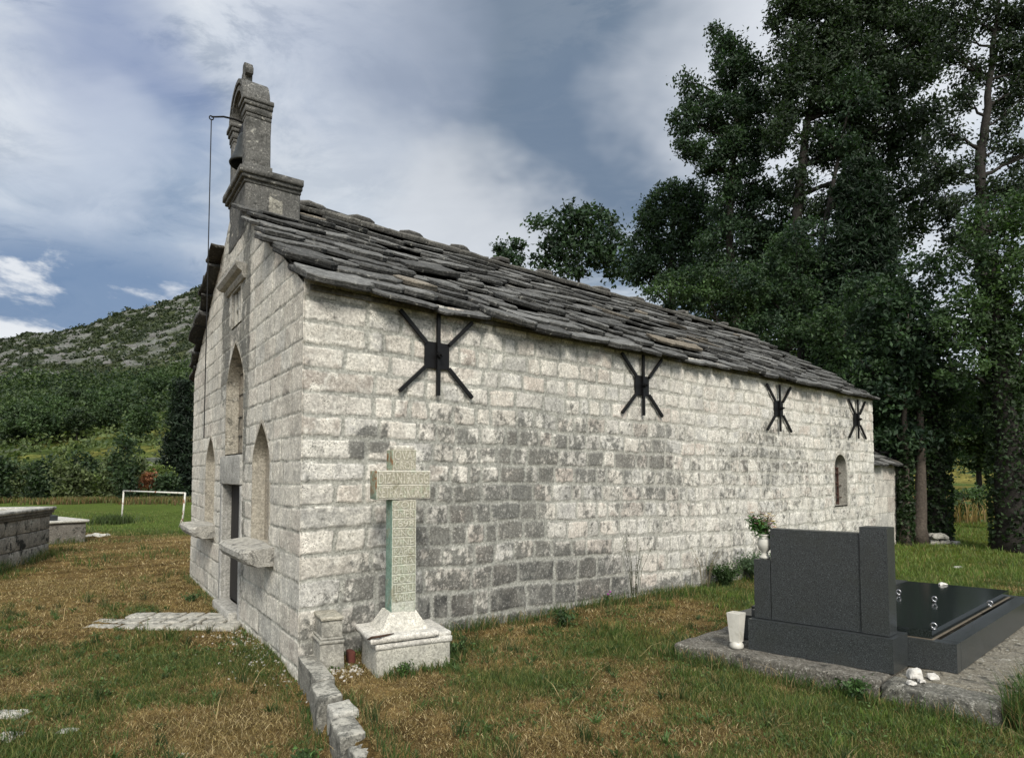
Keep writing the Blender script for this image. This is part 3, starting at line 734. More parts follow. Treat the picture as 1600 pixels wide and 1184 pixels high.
for s0, s1 in ((2.29, 2.48), (2.98, 3.17)):
    mb = MB()
    fbx(mb, s0-0.02, s1+0.02, -0.03, 0.28, 5.03, 5.12, BC, 0.012, 0.004, seed=11)
    fbx(mb, s0, s1, -0.01, 0.26, 5.11, 5.66, tuple(v*1.15 for v in BC), 0.012, 0.008, 0.05, seed=12)
    for z0, z1, e in ((5.655, 5.70, 0.010), (5.70, 5.78, 0.02), (5.78, 5.83, 0.035), (5.83, 5.88, 0.05)):
        fbx(mb, s0-e, s1+e, -0.01-e, 0.26+e*0.4, z0, z1, BC, 0.010, 0.004, 0.06, seed=int(z0*50))
    mb.build('pillar', M_BELFRY, belfry, True)
# arch over the bell, with raised archivolt
sc_ = 2.73; mb = MB(); n = 26
def arch_band(mb, ri, ro, d0, d1, z0, colr, squash=1.0):
    V = []; Fc = []
    for i in range(n+1):
        an = math.pi*i/n
        for (rad, d) in ((ri, d0), (ro, d0), (ro, d1), (ri, d1)):
            rr_ = rad*(1+(vn(an*4, rad*10, d, 71)-0.5)*0.02)
            V.append(tuple(fpt(sc_-math.cos(an)*rr_, z0+math.sin(an)*rr_*squash, -d)))
    for i in range(n):
        for k in range(4): Fc.append((i*4+k, i*4+(k+1) % 4, (i+1)*4+(k+1) % 4, (i+1)*4+k))
    Fc += [(0, 1, 2, 3), tuple(n*4+k for k in (3, 2, 1, 0))]; mb.add(V, Fc, colr)
arch_band(mb, 0.25, 0.41, -0.005, 0.25, 5.875, tuple(v*1.1 for v in BC), 0.95)
arch_band(mb, 0.27, 0.32, -0.035, 0.0, 5.875, BC, 0.95)
arch_band(mb, 0.35, 0.40, -0.045, 0.0, 5.875, BC, 0.95)
fbx(mb, sc_-0.17, sc_+0.17, -0.03, 0.28, 6.17, 6.235, BC, 0.015, 0.006, seed=31)
mb.build('arch', M_BELFRY, belfry, False)
mb = MB()
fbx(mb, sc_-0.045, sc_+0.045, 0.03, 0.13, 6.22, 6.52, BC, 0.012, 0.010, 0.03, 41); fbx(mb, sc_-0.12, sc_+0.12, 0.035, 0.125, 6.36, 6.45, BC, 0.012, 0.008, 0.03, 42)
mb.build('stone_cross', M_BELFRY, belfry, True)
# bell, its headstock, lever and rope: things of their own
bc = fpt(sc_-0.0, 0, -0.10)
bell = thing('church_bell', (bc.x, bc.y, 5.28), 'dark bronze bell hanging in the arch of the bell gable', 'bell')
prof = [(0.185, 0.0), (0.20, 0.0), (0.205, 0.015), (0.185, 0.06), (0.15, 0.14), (0.125, 0.24), (0.115, 0.32), (0.095, 0.37), (0.04, 0.40), (0.0, 0.405)]
inner = [(0.0, 0.36), (0.08, 0.33), (0.11, 0.22), (0.14, 0.12), (0.175, 0.03)]
V, Fc = lathe((bc.x, bc.y, 5.28), inner+prof, 32); MB().add(V, Fc[:-2]).build('body', M_BRONZE, bell, True)
V, Fc = tube([(bc.x, bc.y, 5.62), (bc.x, bc.y, 5.33)], 0.010, 8); mb = MB().add(V, Fc); V, Fc = lathe((bc.x, bc.y, 5.27), [(0.0, 0), (0.025, 0.01), (0.03, 0.035), (0.02, 0.06), (0.0, 0.07)], 12); mb.add(V, Fc).build('clapper', M_IRON, bell)
V, Fc = stone(fpt(2.50, 5.68, -0.03), Uf, -NF, UP, (0.46, 0.10, 0.12), 0.02, 0.08, 0.004); MB().add(V, Fc).build('headstock', M_IRON, bell)
tip = fpt(2.60, 6.0, 0.0)
e1 = atz(331, 187, 5.80)
# lever end: found by stepping out of the facade until it stands over photo column 331
o = 0.0
while True:
    p = fpt(2.62, 5.70, o); dd = p.y*CT+(p.z-H)*ST
    if 800+F*p.x/dd < 331 or o > 2: break
    o += 0.005
lev = [fpt(2.62, 5.73, -0.10), fpt(2.62, 5.745, o*0.25), fpt(2.62, 5.735, o*0.6), fpt(2.62, 5.70, o*0.9), fpt(2.62, 5.69, o)]
V, Fc = tube(lev, [0.013, 0.012, 0.011, 0.010, 0.010], 8); mb = MB().add(V, Fc)
V, Fc = tube([lev[-1]+Uf*0.0+UP*(0.022*math.cos(a))+NF*(0.022*math.sin(a))-UP*0.012 for a in np.linspace(0, 2*math.pi, 13)], 0.007, 6, False); mb.add(V, Fc); mb.build('lever', M_IRON, bell)
rp = lev[-1]
ropelist = [Vector((rp.x, rp.y, z)) for z in np.linspace(rp.z-0.03, 2.0, 20)]
V, Fc = tube(ropelist, 0.0055, 6); ro_ = MB().add(V, Fc, (0.1, 0.1, 0.1)).build('bell_rope', M_IRON, None, origin=tuple(ropelist[-1]))
tag(ro_, 'thin dark wire rope hanging straight down from the bell lever in front of the facade', 'rope')

# black iron tie plates on the side wall
def anchor(s, z):
    V, Fc = stone(spt(s-0.135, z-0.125, 0.02), Wf, NS, UP, (0.27, 0.016, 0.25), 0.003, 1)
    pl = MB().add(V, Fc).build('tie_plate', M_IRON, church)
    def bar(p, q, w=0.034, o0=0.026, o1=0.056):
        d = Vector((q[0]-p[0], q[1]-p[1])); L = d.length; d = d/L; ex = Wf*d.x+UP*d.y; ey = -Wf*d.y+UP*d.x
        o = spt(p[0], p[1], o0)-ey*w/2
        V, Fc = stone(o, ex, ey, NS, (L, w, o1-o0), 0.002, 2); MB().add(V, Fc).build('bar', M_IRON, pl)
    bar((s, z-0.375), (s, z+0.385), 0.036, 0.040, 0.066)
    bar((s-0.125, z+0.11), (s-0.40, z+0.365)); bar((s+0.125, z+0.11), (s+0.40, z+0.375))
    bar((s-0.125, z-0.11), (s-0.40, z-0.365)); bar((s+0.125, z-0.11), (s+0.40, z-0.365))
    V, Fc = tube([spt(s, z, 0.06), spt(s, z, 0.098)], 0.030, 6); mb = MB().add(V, Fc); V, Fc = tube([spt(s, z, 0.09), spt(s, z, 0.125)], 0.014, 10); mb.add(V, Fc).build('bolt', M_IRON, pl)
for s in (1.25, 4.29, 7.80, 10.92): anchor(s, 2.70 if s < 7 else 2.655)
# ------------------------------------------------------------------ terrain
KP = Vector((-1.66, 4.90, 0)); KD = Vector((0.475, -0.880, 0)).normalized(); KN = Vector((-KD.y, KD.x, 0))   # kerb line, right of it the plot
def gz(x, y):
    x = np.asarray(x, float); y = np.asarray(y, float)
    side = (x-KP.x)*KN.x+(y-KP.y)*KN.y
    z = 0.11*sstep(-0.02, 0.06, side)*(1-sstep(0.8, 4.5, x))*sstep(-3, 2.0, y)
    z = z-0.055*np.exp(-(np.minimum(side, 0)/0.55)**2)*(side < 0.02)*sstep(5.6, 4.6, y)
    z = z-0.50*sstep(15.5, 20, y+0.15*x+(fbm(x*0.4, y*0.4, 0, 4, 3)-0.5)*2)*sstep(-2, -6, x)
    z = z+(fbm(x*0.9, y*0.9, 0, 2, 4)-0.5)*0.07*sstep(1.5, 6, np.abs(y)+0*x)+(fbm(x*4, y*4, 0, 3, 3)-0.5)*0.02
    return z
def greenness(x, y):
    """0 = dry straw, 1 = lush"""
    x = np.asarray(x, float); y = np.asarray(y, float)
    g = 0.385-0.04*sstep(0, -1.5, x)+0.16*sstep(-0.5, 2.5, x)+0.50*sstep(6.5, 10, y-0.25*x)*sstep(2, 4, x)+0.12*sstep(1.5, 4, x)*sstep(6, 4, y)
    g = g+0.62*sstep(15.5, 18.0, y)*sstep(-3, -7, x)
    g = g-0.13*np.exp(-((x+5.2)/2.0)**2)*sstep(6, 8, y)*sstep(17, 14, y)-0.22*np.exp(-((x-0.9)/1.1)**2-((y-6.6)/0.7)**2)
    g = g+0.10*np.exp(-((x+2.6)/1.0)**2-((y-5.0)/1.0)**2)
    g = g+(fbm(x*1.1, y*1.1, 0, 11, 4)-0.5)*0.85+(fbm(x*5, y*5, 0, 12, 3)-0.5)*0.35
    return np.clip(g, 0, 1)
def ground_col(x, y):
    g = greenness(x, y)[..., None]; b = fbm(x*2.3, y*2.3, 0, 21, 4)[..., None]; f = fbm(x*9, y*9, 0, 22, 4)[..., None]
    dry = np.array([0.120, 0.086, 0.040])*(0.6+0.9*b)*(0.6+0.8*f)+np.array([0.17, 0.13, 0.065])*np.clip(f*2-0.9, 0, 1)
    gr = np.array([0.060, 0.085, 0.020])*(0.6+0.9*f)
    far = sstep(14, 22, y)[..., None]*sstep(2, -4, x)[..., None]; gr = gr*(1-far)+np.array([0.072, 0.108, 0.026])*far*(0.7+0.6*b)
    farr = (sstep(9, 14, y)*sstep(4, 7, x))[..., None]; gr = gr*(1-farr)+np.array([0.090, 0.120, 0.022])*farr*(0.7+0.6*b)
    k = sstep(0.35, 0.75, g); return dry*(1-k)+gr*k
def axis(a, b, d, far, k=1.16):
    m = list(np.arange(a, b+1e-6, d)); s = d; x = b; R = []
    while x < far: s *= k; x += s; R.append(x)
    s = d; x = a; L = []
    while x > -far: s *= k; x -= s; L.append(x)
    return np.array(L[::-1]+m+R)
def build_ground():
    X = axis(-6, 6, 0.055, 2500); Y = axis(2.6, 11, 0.055, 2500)
    xx, yy = np.meshgrid(X, Y, indexing='ij'); z = gz(xx, yy)
    n, m = xx.shape; V = np.stack([xx, yy, z], -1).reshape(-1, 3)
    i = np.arange(n-1)[:, None]; j = np.arange(m-1)[None, :]
    q = np.stack([(i*m+j).ravel(), ((i+1)*m+j).ravel(), ((i+1)*m+j+1).ravel(), (i*m+j+1).ravel()], 1)
    mt, t, out = mat_new('turf')
    P = t.node('ShaderNodeNewGeometry').outputs['Position']; c = t.node('ShaderNodeVertexColor', layer_name='Col').outputs[0]
    n1 = t.noise(P, 30, 6, 0.75); n2 = t.noise(t.vmath('MULTIPLY', P, (1, 1, 1)), 120, 4, 0.8); n0 = t.noise(P, 2.5, 6, 0.7)
    c = t.mix(1.0, c, t.mix(t.ramp(n1, 0.3, 0.7), (0.45, 0.45, 0.45), (1.6, 1.55, 1.4)), 'MULTIPLY')
    c = t.mix(0.8, c, t.mix(t.ramp(n2, 0.3, 0.7), (0.4, 0.4, 0.4), (1.7, 1.6, 1.45)), 'MULTIPLY')
    c = t.mix(0.6, c, t.mix(t.ramp(n0, 0.35, 0.65), (0.75, 0.8, 0.7), (1.25, 1.2, 1.2)), 'MULTIPLY')
    bsdf(t, out, c, 1.0, bump(t, t.math('ADD', n1, t.math('MULTIPLY', n2, 0.5)), 0.03, 1.0), 0.05)
    o = mesh_obj('ground', V, q, mt, None, ground_col(xx, yy).reshape(-1, 3), True); tag(o, None, kind='structure')
build_ground()
AZ = np.array([-1.7, -1.2, -.83, -.76, -.70, -.64, -.58, -.51, -.40, -.28, 0, .15, .3, .5, .8, 1.7]); HR = np.array([45, 70, 91, 97, 101, 109, 116, 125, 134, 134, 104, 70, 36, 22, 18, 14.])
def hillz(x, y):
    x = np.asarray(x, float); y = np.asarray(y, float); a = x/np.maximum(y, 1)
    hr = np.interp(a, AZ, HR)*(1+0.05*(fbm(a*14, 0*a, 0, 91, 4)-0.5)); t = (y-54)/350
    p = np.where(t < 1, np.clip(t, 0, 1)**1.3, 1-(t-1)*0.15)
    n = (fbm(x*0.02, y*0.02, 0, 93, 5)-0.5)*10*np.clip(t*3, 0, 1)
    ter = 2.2*np.abs(((y+6*fbm(x*0.03, y*0.03, 0, 94, 3))/13) % 1-0.5)*np.clip(t*4, 0, 1)
    return -0.7+hr*p+n+ter*0.8
def build_hill():
    a = np.linspace(-1.7, 1.7, 700); Y = 52*(900/52)**np.linspace(0, 1, 320)
    aa, yy = np.meshgrid(a, Y, indexing='ij'); xx = aa*yy; z = hillz(xx, yy)
    t = (yy-54)/350
    rk = fbm(xx*0.09, yy*0.05+z*0.14, 0, 95, 7, 0.68)
    rock = sstep(0.49, 0.55, rk-0.13*(1-sstep(0.25, 0.5, t)))*(0.5+0.5*fbm(xx*0.3, z*0.5, 0, 103, 4))
    z = z+rock*1.4*(fbm(xx*0.3, z*0.6, 0, 96, 3))
    g = fbm(xx*0.1, yy*0.1, 0, 97, 5)[..., None]
    low = np.array([0.075, 0.105, 0.030])*(0.6+0.9*g)+np.array([0.10, 0.075, 0.02])*sstep(0.5, 0.62, fbm(xx*0.05, yy*0.12, 0, 98, 3))[..., None]
    sc = np.array([0.050, 0.060, 0.030])*(0.6+0.9*g); k = sstep(0.08, 0.3, t)[..., None]
    c = low*(1-k)+sc*k; rc = np.array([0.165, 0.17, 0.167])*(0.55+0.9*fbm(xx*0.5, z*0.9, 0, 99, 5)[..., None]); c = c*(1-rock[..., None])+rc*rock[..., None]
    right = sstep(0.25, 0.45, aa)[..., None]; mead = np.array([0.21, 0.19, 0.055])*(0.7+0.6*g); mg = np.array([0.09, 0.13, 0.035])*(0.7+0.6*g)
    mk = sstep(0.42, 0.5, fbm(xx*0.03, yy*0.06, 0, 101, 3))[..., None]; c = c*(1-right)+(mead*mk+mg*(1-mk))*right
    n, m = xx.shape; i = np.arange(n-1)[:, None]; j = np.arange(m-1)[None, :]
    q = np.stack([(i*m+j).ravel(), ((i+1)*m+j).ravel(), ((i+1)*m+j+1).ravel(), (i*m+j+1).ravel()], 1)
    mt, tt, out = mat_new('hillside')
    P = tt.node('ShaderNodeNewGeometry').outputs['Position']; cc = tt.node('ShaderNodeVertexColor', layer_name='Col').outputs[0]
    n1 = tt.noise(P, 0.8, 8, 0.75); n2 = tt.noise(P, 0.25, 6, 0.7)
    cc = tt.mix(1.0, cc, tt.mix(tt.ramp(n1, 0.35, 0.65), (0.45, 0.5, 0.45), (1.7, 1.65, 1.6)), 'MULTIPLY')
    bsdf(tt, out, cc, 1.0, bump(tt, n1, 1.2, 1.0), 0.05)
    o = mesh_obj('hillside', np.stack([xx, yy, z], -1).reshape(-1, 3), q, mt, None, c.reshape(-1, 3), True); tag(o, None, kind='structure')
build_hill()

# ------------------------------------------------------------------ granite grave on its old slab
E3 = Vector((0.779, -0.627, 0)).normalized(); G3 = Vector((0.76, 0.65, 0)).normalized(); TO = Vector((1.887, 4.982, 0))
def tpt(a, b, z): p = TO+E3*a+G3*b; return Vector((p.x, p.y, z))
def tblock(mb, a0, a1, b0, b1, z0, z1, r=0.004, amp=0, div=1, seed=0, colr=None):
    V, Fc = stone(tpt(a0, b0, z0), E3, G3, UP, (a1-a0, b1-b0, z1-z0), r, div, amp, 8, seed); mb.add(V, Fc, colr)
plat = thing('grave_platform', tuple(tpt(-0.55, -0.2, 0)), 'lichen-covered grey stone platform with cracked edge under the dark granite grave', 'stone platform')
mb = MB(); tblock(mb, -0.52, 0.98, -0.20, 3.15, -0.25, 0.20, 0.022, 0.020, 0.045, 3, (0.145, 0.135, 0.115)); mb.build('slab', M_SLAB, plat, True)
mb = MB(); tblock(mb, 0.985, 1.66, 0.02, 3.15, -0.25, 0.195, 0.022, 0.022, 0.045, 8, (0.22, 0.20, 0.155)); mb.build('slab', M_SLAB, plat, True)
mb = MB(); tblock(mb, 0.97, 1.62, -0.22, 0.02, -0.25, 0.185, 0.030, 0.026, 0.03, 5, (0.17, 0.165, 0.14)); mb.build('edge_stone', M_SLAB, plat, True)
grave = thing('granite_grave', tuple(tpt(0, 0, 0.2)), 'dark grey granite headstone seen from behind with its polished black ledger', 'grave')
mb = MB(); tblock(mb, 0, 1.0, 0, 0.30, 0.2, 0.445, 0.006); mb.build('plinth', M_GRAN, grave)
mb = MB(); tblock(mb, -0.02, 0.022, 0.10, 0.26, 0.4455, 0.50, 0.005); tblock(mb, 0.0, 0.05, 0.305, 0.42, 0.2, 0.46, 0.004); mb.build('plinth_step', M_GRAN, grave)
hs = MB(); tblock(hs, 0.155, 0.785, 0.062, 0.18, 0.446, 1.165, 0.004); hs.build('headstone', M_GRAN, grave)
mb = MB(); tblock(mb, 0.025, 0.153, 0.060, 0.20, 0.446, 0.915, 0.004); mb.build('shoulder', M_GRAN, grave)
mb = MB(); tblock(mb, 0.787, 0.965, 0.050, 0.20, 0.446, 1.215, 0.004); mb.build('pillar', M_GRAN, grave)
mb = MB()
tblock(mb, -0.28, 1.29, 0.301, 0.40, 0.2, 0.405, 0.005); tblock(mb, 1.17, 1.29, 0.402, 2.74, 0.2, 0.405, 0.005); tblock(mb, -0.28, -0.16, 0.402, 2.74, 0.2, 0.405, 0.005); tblock(mb, -0.28, 1.29, 2.742, 2.85, 0.2, 0.405, 0.005)
mb.build('kerb', M_GRAN, grave)
mb = MB(); tblock(mb, -0.15, 0.30, 0.36, 2.72, 0.40, 0.475, 0.004); mb.build('side_panel', M_GRAN, grave)
mb = MB(); tblock(mb, 0.305, 1.135, 0.35, 2.72, 0.408, 0.472, 0.008); mb.build('ledger', M_POL, grave)
mb = MB(); tblock(mb, 0.31, 1.143, 0.343, 2.727, 0.402, 0.4075, 0.001); mb.build('mortar_bed', simple_mat('pale_mortar', (0.13, 0.11, 0.08), 0.9), grave)
mb = MB(); 
for b in (0.9,): tblock(mb, 1.10, 1.12, 0.6, 2.4, 0.471, 0.4735, 0.0)
def ringh(p, up=0.05):
    V, Fc = tube([p+E3*(0.017*math.cos(a))+UP*(0.028+0.018*math.sin(a)) for a in np.linspace(0, 2*math.pi, 15)], 0.006, 8, False); m = MB().add(V, Fc)
    V, Fc = lathe(p, [(0.016, 0), (0.016, 0.008), (0.009, 0.012)], 12); m.add(V, Fc).build('ring_handle', M_CHROME, grave, True)
for px, py in ((1459, 983), (1404, 929), (1547, 947), (1460, 940)): ringh(atz(px, py, 0.474))
# square white vase beside the plinth
vp = tpt(-0.075, -0.03, 0.2)
va = thing('square_vase', tuple(vp), 'white square tapering stone vase standing at the left foot of the granite grave', 'vase')
def sq_lathe(mb, c, prof, e, g):
    V = []; Fc = []
    for a, z in prof:
        for sx, sy in ((-1, -1), (1, -1), (1, 1), (-1, 1)): V.append(tuple(Vector(c)+e*a*sx+g*a*sy+UP*z))
    for i in range(len(prof)-1):
        for k in range(4): Fc.append((i*4+k, i*4+(k+1) % 4, (i+1)*4+(k+1) % 4, (i+1)*4+k))
    Fc.append((3, 2, 1, 0)); n = len(prof)-1; Fc.append(tuple(n*4+k for k in range(4))); mb.add(V, Fc)
mb = MB(); sq_lathe(mb, vp, [(0.036, 0.055), (0.036, 0.07), (0.051, 0.285), (0.042, 0.287), (0.030, 0.12)], E3, G3); mb.build('bowl', M_WHITE, va)
V, Fc = lathe(vp, [(0.0, 0), (0.044, 0.002), (0.054, 0.014), (0.054, 0.030), (0.046, 0.048), (0.040, 0.056), (0.0, 0.057)], 24); MB().add(V, Fc).build('foot', M_WHITE, va, True)
# white urn with flowers on the shoulder of the headstone
up_ = tpt(0.082, 0.125, 0.916)
ur = thing('flower_urn', tuple(up_), 'white baluster urn on the shoulder of the granite headstone, holding the flowers', 'urn')
V, Fc = lathe(up_, [(0.0, 0), (0.040, 0.0), (0.042, 0.018), (0.026, 0.028), (0.024, 0.055), (0.046, 0.075), (0.055, 0.115), (0.052, 0.150), (0.040, 0.172), (0.040, 0.180), (0.050, 0.188), (0.050, 0.196), (0.036, 0.196), (0.034, 0.15), (0.0, 0.14)], 28)
MB().add(V, Fc).build('body', M_WHITE, ur, True)
r = random.Random(3)
bq = thing('flower_bouquet', tuple(up_+UP*0.15), 'wilting bouquet of yellow, pink and orange flowers with dry stems in the white urn', 'flowers')
st = MB(); lf = MB(); fl = MB(); base = up_+UP*0.15
for i in range(60):
    a = r.uniform(0, 6.28); sp = r.uniform(0.02, 0.12); h = r.uniform(0.10, 0.22); dry = r.random() < 0.40
    if dry: sp *= 1.3; h *= 1.15
    tipp = base+Vector((math.cos(a)*sp, math.sin(a)*sp, h)); mid = base+Vector((math.cos(a)*sp*0.35, math.sin(a)*sp*0.35, h*0.6))
    V, Fc = tube([base+Vector((math.cos(a)*0.015, math.sin(a)*0.015, 0)), mid, tipp], [0.0018, 0.0014, 0.0009], 4); st.add(V, Fc, (0.13, 0.09, 0.05) if dry else (0.05, 0.09, 0.03))
    if dry:
        for _ in range(4):
            d = Vector((r.uniform(-1, 1), r.uniform(-1, 1), r.uniform(0.2, 1.4))).normalized()*r.uniform(0.02, 0.06); V, Fc = tube([mid.lerp(tipp, r.random()), mid.lerp(tipp, r.random())+d], 0.0008, 3); st.add(V, Fc, (0.16, 0.10, 0.07))
        continue
    cc = r.choice([(0.62, 0.42, 0.03), (0.60, 0.30, 0.04), (0.38, 0.16, 0.22), (0.45, 0.22, 0.28), (0.50, 0.42, 0.10)])
    for k in range(9):
        an = k*0.698; d = Vector((math.cos(an), math.sin(an), 0.25))*0.020; s_ = Vector((-math.sin(an), math.cos(an), 0))*0.008
        fl.add([tuple(tipp), tuple(tipp+d*0.6+s_), tuple(tipp+d), tuple(tipp+d*0.6-s_)], [(0, 1, 2, 3)], cc)
for i in range(420):
    a = r.uniform(0, 6.28); c0 = base+Vector((-0.055, 0.0, 0.12)) if i < 290 else base+Vector((0.01, 0, 0.06))
    p = c0+Vector((r.gauss(0, 0.034), r.gauss(0, 0.034), r.gauss(0, 0.032))); d = Vector((r.uniform(-1, 1), r.uniform(-1, 1), r.uniform(-0.5, 0.8))).normalized()*0.020; s_ = d.cross(Vector((r.uniform(-1, 1), r.uniform(-1, 1), 1))).normalized()*0.008
    v = r.uniform(0.6, 1.4); lf.add([tuple(p-d), tuple(p+s_), tuple(p+d), tuple(p-s_)], [(0, 1, 2, 3)], (0.05*v, 0.12*v, 0.03*v))
st.build('stem', M_LEAF, bq); lf.build('foliage', M_LEAF, bq); fl.build('blossom', M_PETAL, bq)
# small white rocks on the platform
def rock(name, p, s, mat, label, cat, group, seed, colr=(0.6, 0.58, 0.54), flat=0.6, parent=None):
    V, Fc = stone(p-Vector((s/2, s/2*0.8, 0.006)), Vector((1, 0, 0)), Vector((0, 1, 0)), UP, (s, s*0.8, s*flat), s*0.12, s*0.12, s*(0.26 if mat is M_ROCKW else 0.17), 1.9/s, seed, 0.35)
    o = MB().add(V, Fc, colr).build(name, mat, parent, False, origin=tuple(p) if parent is None else None)
    if parent is None: tag(o, label, cat, group)
    return o
RG = 'white rocks lying on the grave platform'
rock('white_rock', atz(1429, 1057, 0.2), 0.095, M_ROCKW, 'largest white rock on the platform in front of the black kerb', 'rock', RG, 1)
rock('white_rock', atz(1424, 1067, 0.2), 0.060, M_ROCKW, 'small white rock lying just before the largest white rock on the platform', 'rock', RG, 2, flat=0.4)
rock('white_rock', atz(1440, 1064, 0.2), 0.045, M_ROCKW, 'tiniest white rock, between the other white rocks on the platform', 'rock', RG, 3, flat=0.4)
rock('white_rock', atz(1457, 1060, 0.2), 0.075, M_ROCKW, 'pointed white rock near the right corner of the black kerb', 'rock', RG, 4, flat=0.6)
rock('white_rock', tpt(0.62, 2.66, 0.474), 0.08, M_ROCKW, 'flat white rock lying on the far end of the black ledger', 'rock', RG, 5, flat=0.3)

# ------------------------------------------------------------------ inscribed stone cross by the church corner
VX = Vector((0.885, 0.465, 0)).normalized(); VM = Vector((-VX.y, VX.x, 0)); PO = atz(588, 1057, 0.11)
def ppt(a, b, z): p = PO+VX*a+VM*b; return Vector((p.x, p.y, z))
def pblock(mb, a0, a1, b0, b1, z0, z1, r=0.006, amp=0.004, div=0.04, seed=0, colr=(0.5, 0.5, 0.5), taper=0):
    V, Fc = stone(ppt(a0, b0, z0), VX, VM, UP, (a1-a0, b1-b0, z1-z0), r, div, amp, 9, seed, taper); mb.add(V, Fc, colr)
cross = thing('inscribed_cross', tuple(ppt(0.3, 0.2, 0.1)), 'pale green stone cross covered in carved letters on a white pedestal against the wall', 'cross')
PW = 0.585; PC = (0.41, 0.40, 0.35)
mb = MB(); pblock(mb, 0, PW, 0, 0.44, -0.05, 0.305, 0.010, 0.006, 0.03, 1, PC); mb.build('pedestal', M_PED, cross, True)
mb = MB(); pblock(mb, -0.012, PW+0.012, -0.015, 0.46, 0.30, 0.345, 0.012, 0.005, 0.03, 2, (0.56, 0.545, 0.50)); pblock(mb, -0.05, PW-0.10, -0.03, 0.48, 0.352, 0.40, 0.012, 0.006, 0.03, 3, (0.60, 0.58, 0.53))
pblock(mb, PW-0.13, PW+0.008, 0.0, 0.46, 0.34, 0.375, 0.014, 0.018, 0.025, 9, (0.56, 0.545, 0.50)); mb.build('cap_slab', M_PED, cross, True)
def frust(mb, a0, a1, b0, b1, z0, z1, ia, ib, colr):
    n = 6; V = []; Fc = []
    for q in range(n+1):
        t = q/n; x0, x1, y0, y1 = a0+ia*t, a1-ia*t, b0+ib*t, b1-ib*t
        for k in range(8):
            for (A, B_) in (((x0, y0), (x1, y0)), ((x1, y0), (x1, y1)), ((x1, y1), (x0, y1)), ((x0, y1), (x0, y0))):
                pass
        ring = []
        for (A, B_) in (((x0, y0), (x1, y0)), ((x1, y0), (x1, y1)), ((x1, y1), (x0, y1)), ((x0, y1), (x0, y0))):
            for k in range(6): u_ = k/6; ring.append((A[0]+(B_[0]-A[0])*u_, A[1]+(B_[1]-A[1])*u_))
        for (x, y) in ring:
            jn = (float(vn(x*14, y*14, q*0.7, 5))-0.5)*0.012; V.append(tuple(ppt(x+jn, y+jn, z0+(z1-z0)*t)))
    m = 24
    for q in range(n):
        for k in range(m): Fc.append((q*m+k, q*m+(k+1) % m, (q+1)*m+(k+1) % m, (q+1)*m+k))
    Fc.append(tuple(n*m+k for k in range(m))); mb.add(V, Fc, colr)
mb = MB(); frust(mb, 0.05, 0.43, 0.07, 0.40, 0.398, 0.535, 0.085, 0.065, (0.56, 0.54, 0.48)); mb.build('base_block', M_PED, cross)
# cross body: colours run from cream on the front to green copper wash on the side
mt, t, out = mat_new('copper_washed_stone')
P = t.node('ShaderNodeNewGeometry'); Nn = P.outputs['Normal']; P = P.outputs['Position']
sideness = t.ramp(t.vmath('DOT_PRODUCT', Nn, tuple(-VX)), 0.3, 0.8)
z_ = t.sep(P)[2]; n1 = t.noise(P, 14, 6, 0.7); n2 = t.noise(P, 60, 4, 0.7)
zf = t.ramp(t.math('ADD', z_, t.math('MULTIPLY', t.math('SUBTRACT', n1, 0.5), 0.5)), 0.6, 1.5)
front = t.mix(zf, (0.45, 0.46, 0.40), (0.49, 0.47, 0.41)); front = t.mix(t.ramp(n1, 0.5, 0.7), front, (0.44, 0.49, 0.40))
side = t.mix(t.ramp(n1, 0.3, 0.7), (0.15, 0.25, 0.195), (0.26, 0.36, 0.30)); side = t.mix(t.ramp(z_, 1.36, 1.5), side, t.mix(t.ramp(n1, 0.42, 0.6), (0.30, 0.36, 0.27), (0.25, 0.13, 0.06)))
c = t.mix(sideness, front, side); c = t.mix(t.math('MULTIPLY', t.ramp(t.noise(P, 7, 8, 0.75, 0.4), 0.54, 0.64), 0.6), c, (0.22, 0.20, 0.14)); c = t.mix(0.8, c, t.mix(t.ramp(n2, 0.3, 0.7), (0.6, 0.6, 0.6), (1.25, 1.25, 1.25)), 'MULTIPLY')
c = t.mix(1.0, c, t.node('ShaderNodeVertexColor', layer_name='Col').outputs[0], 'MULTIPLY')
bsdf(t, out, c, 0.85, bump(t, t.math('ADD', n2, n1), 0.006, 0.8), 0.2); M_COPPER = mt
CX = 0.245; CW = 0.096; CB0 = 0.135; CD = 0.17
mb = MB(); W1 = (1, 1, 1)
pblock(mb, CX-CW, CX+CW, CB0, CB0+CD, 0.50, 1.79, 0.006, 0.003, 0.03, 11, W1); shaft = mb.build('shaft', M_COPPER, cross, True)
mb = MB(); pblock(mb, CX-0.225, CX+0.212, CB0-0.012, CB0+CD+0.012, 1.40, 1.625, 0.006, 0.004, 0.03, 12, W1); mb.build('arm', M_COPPER, cross, True)
mb = MB(); pblock(mb, CX-0.08, CX+0.09, CB0+0.02, CB0+CD-0.01, 1.787, 1.825, 0.012, 0.008, 0.025, 13, (0.55, 0.53, 0.47)); mb.build('broken_top', M_PED, cross, True)
LINES = [('OVAI', 1.705, 1.785), ('GROB', 1.632, 1.700), ('DIZAN1900GG', 1.520, 1.615), ('SETRKASKURLA', 1.412, 1.508)]
zt = 1.392
for w_ in ('KOJI', 'UMER', '1898', 'SINO', 'VINE', 'KAPO', 'SINA', 'UMIRU', 'BOZI', 'JEMU', 'AMEN'): LINES.append((w_, zt-0.064, zt-0.004)); zt -= 0.0715
mb = MB(); dg = bpy.context.evaluated_depsgraph_get(); rec = MB()
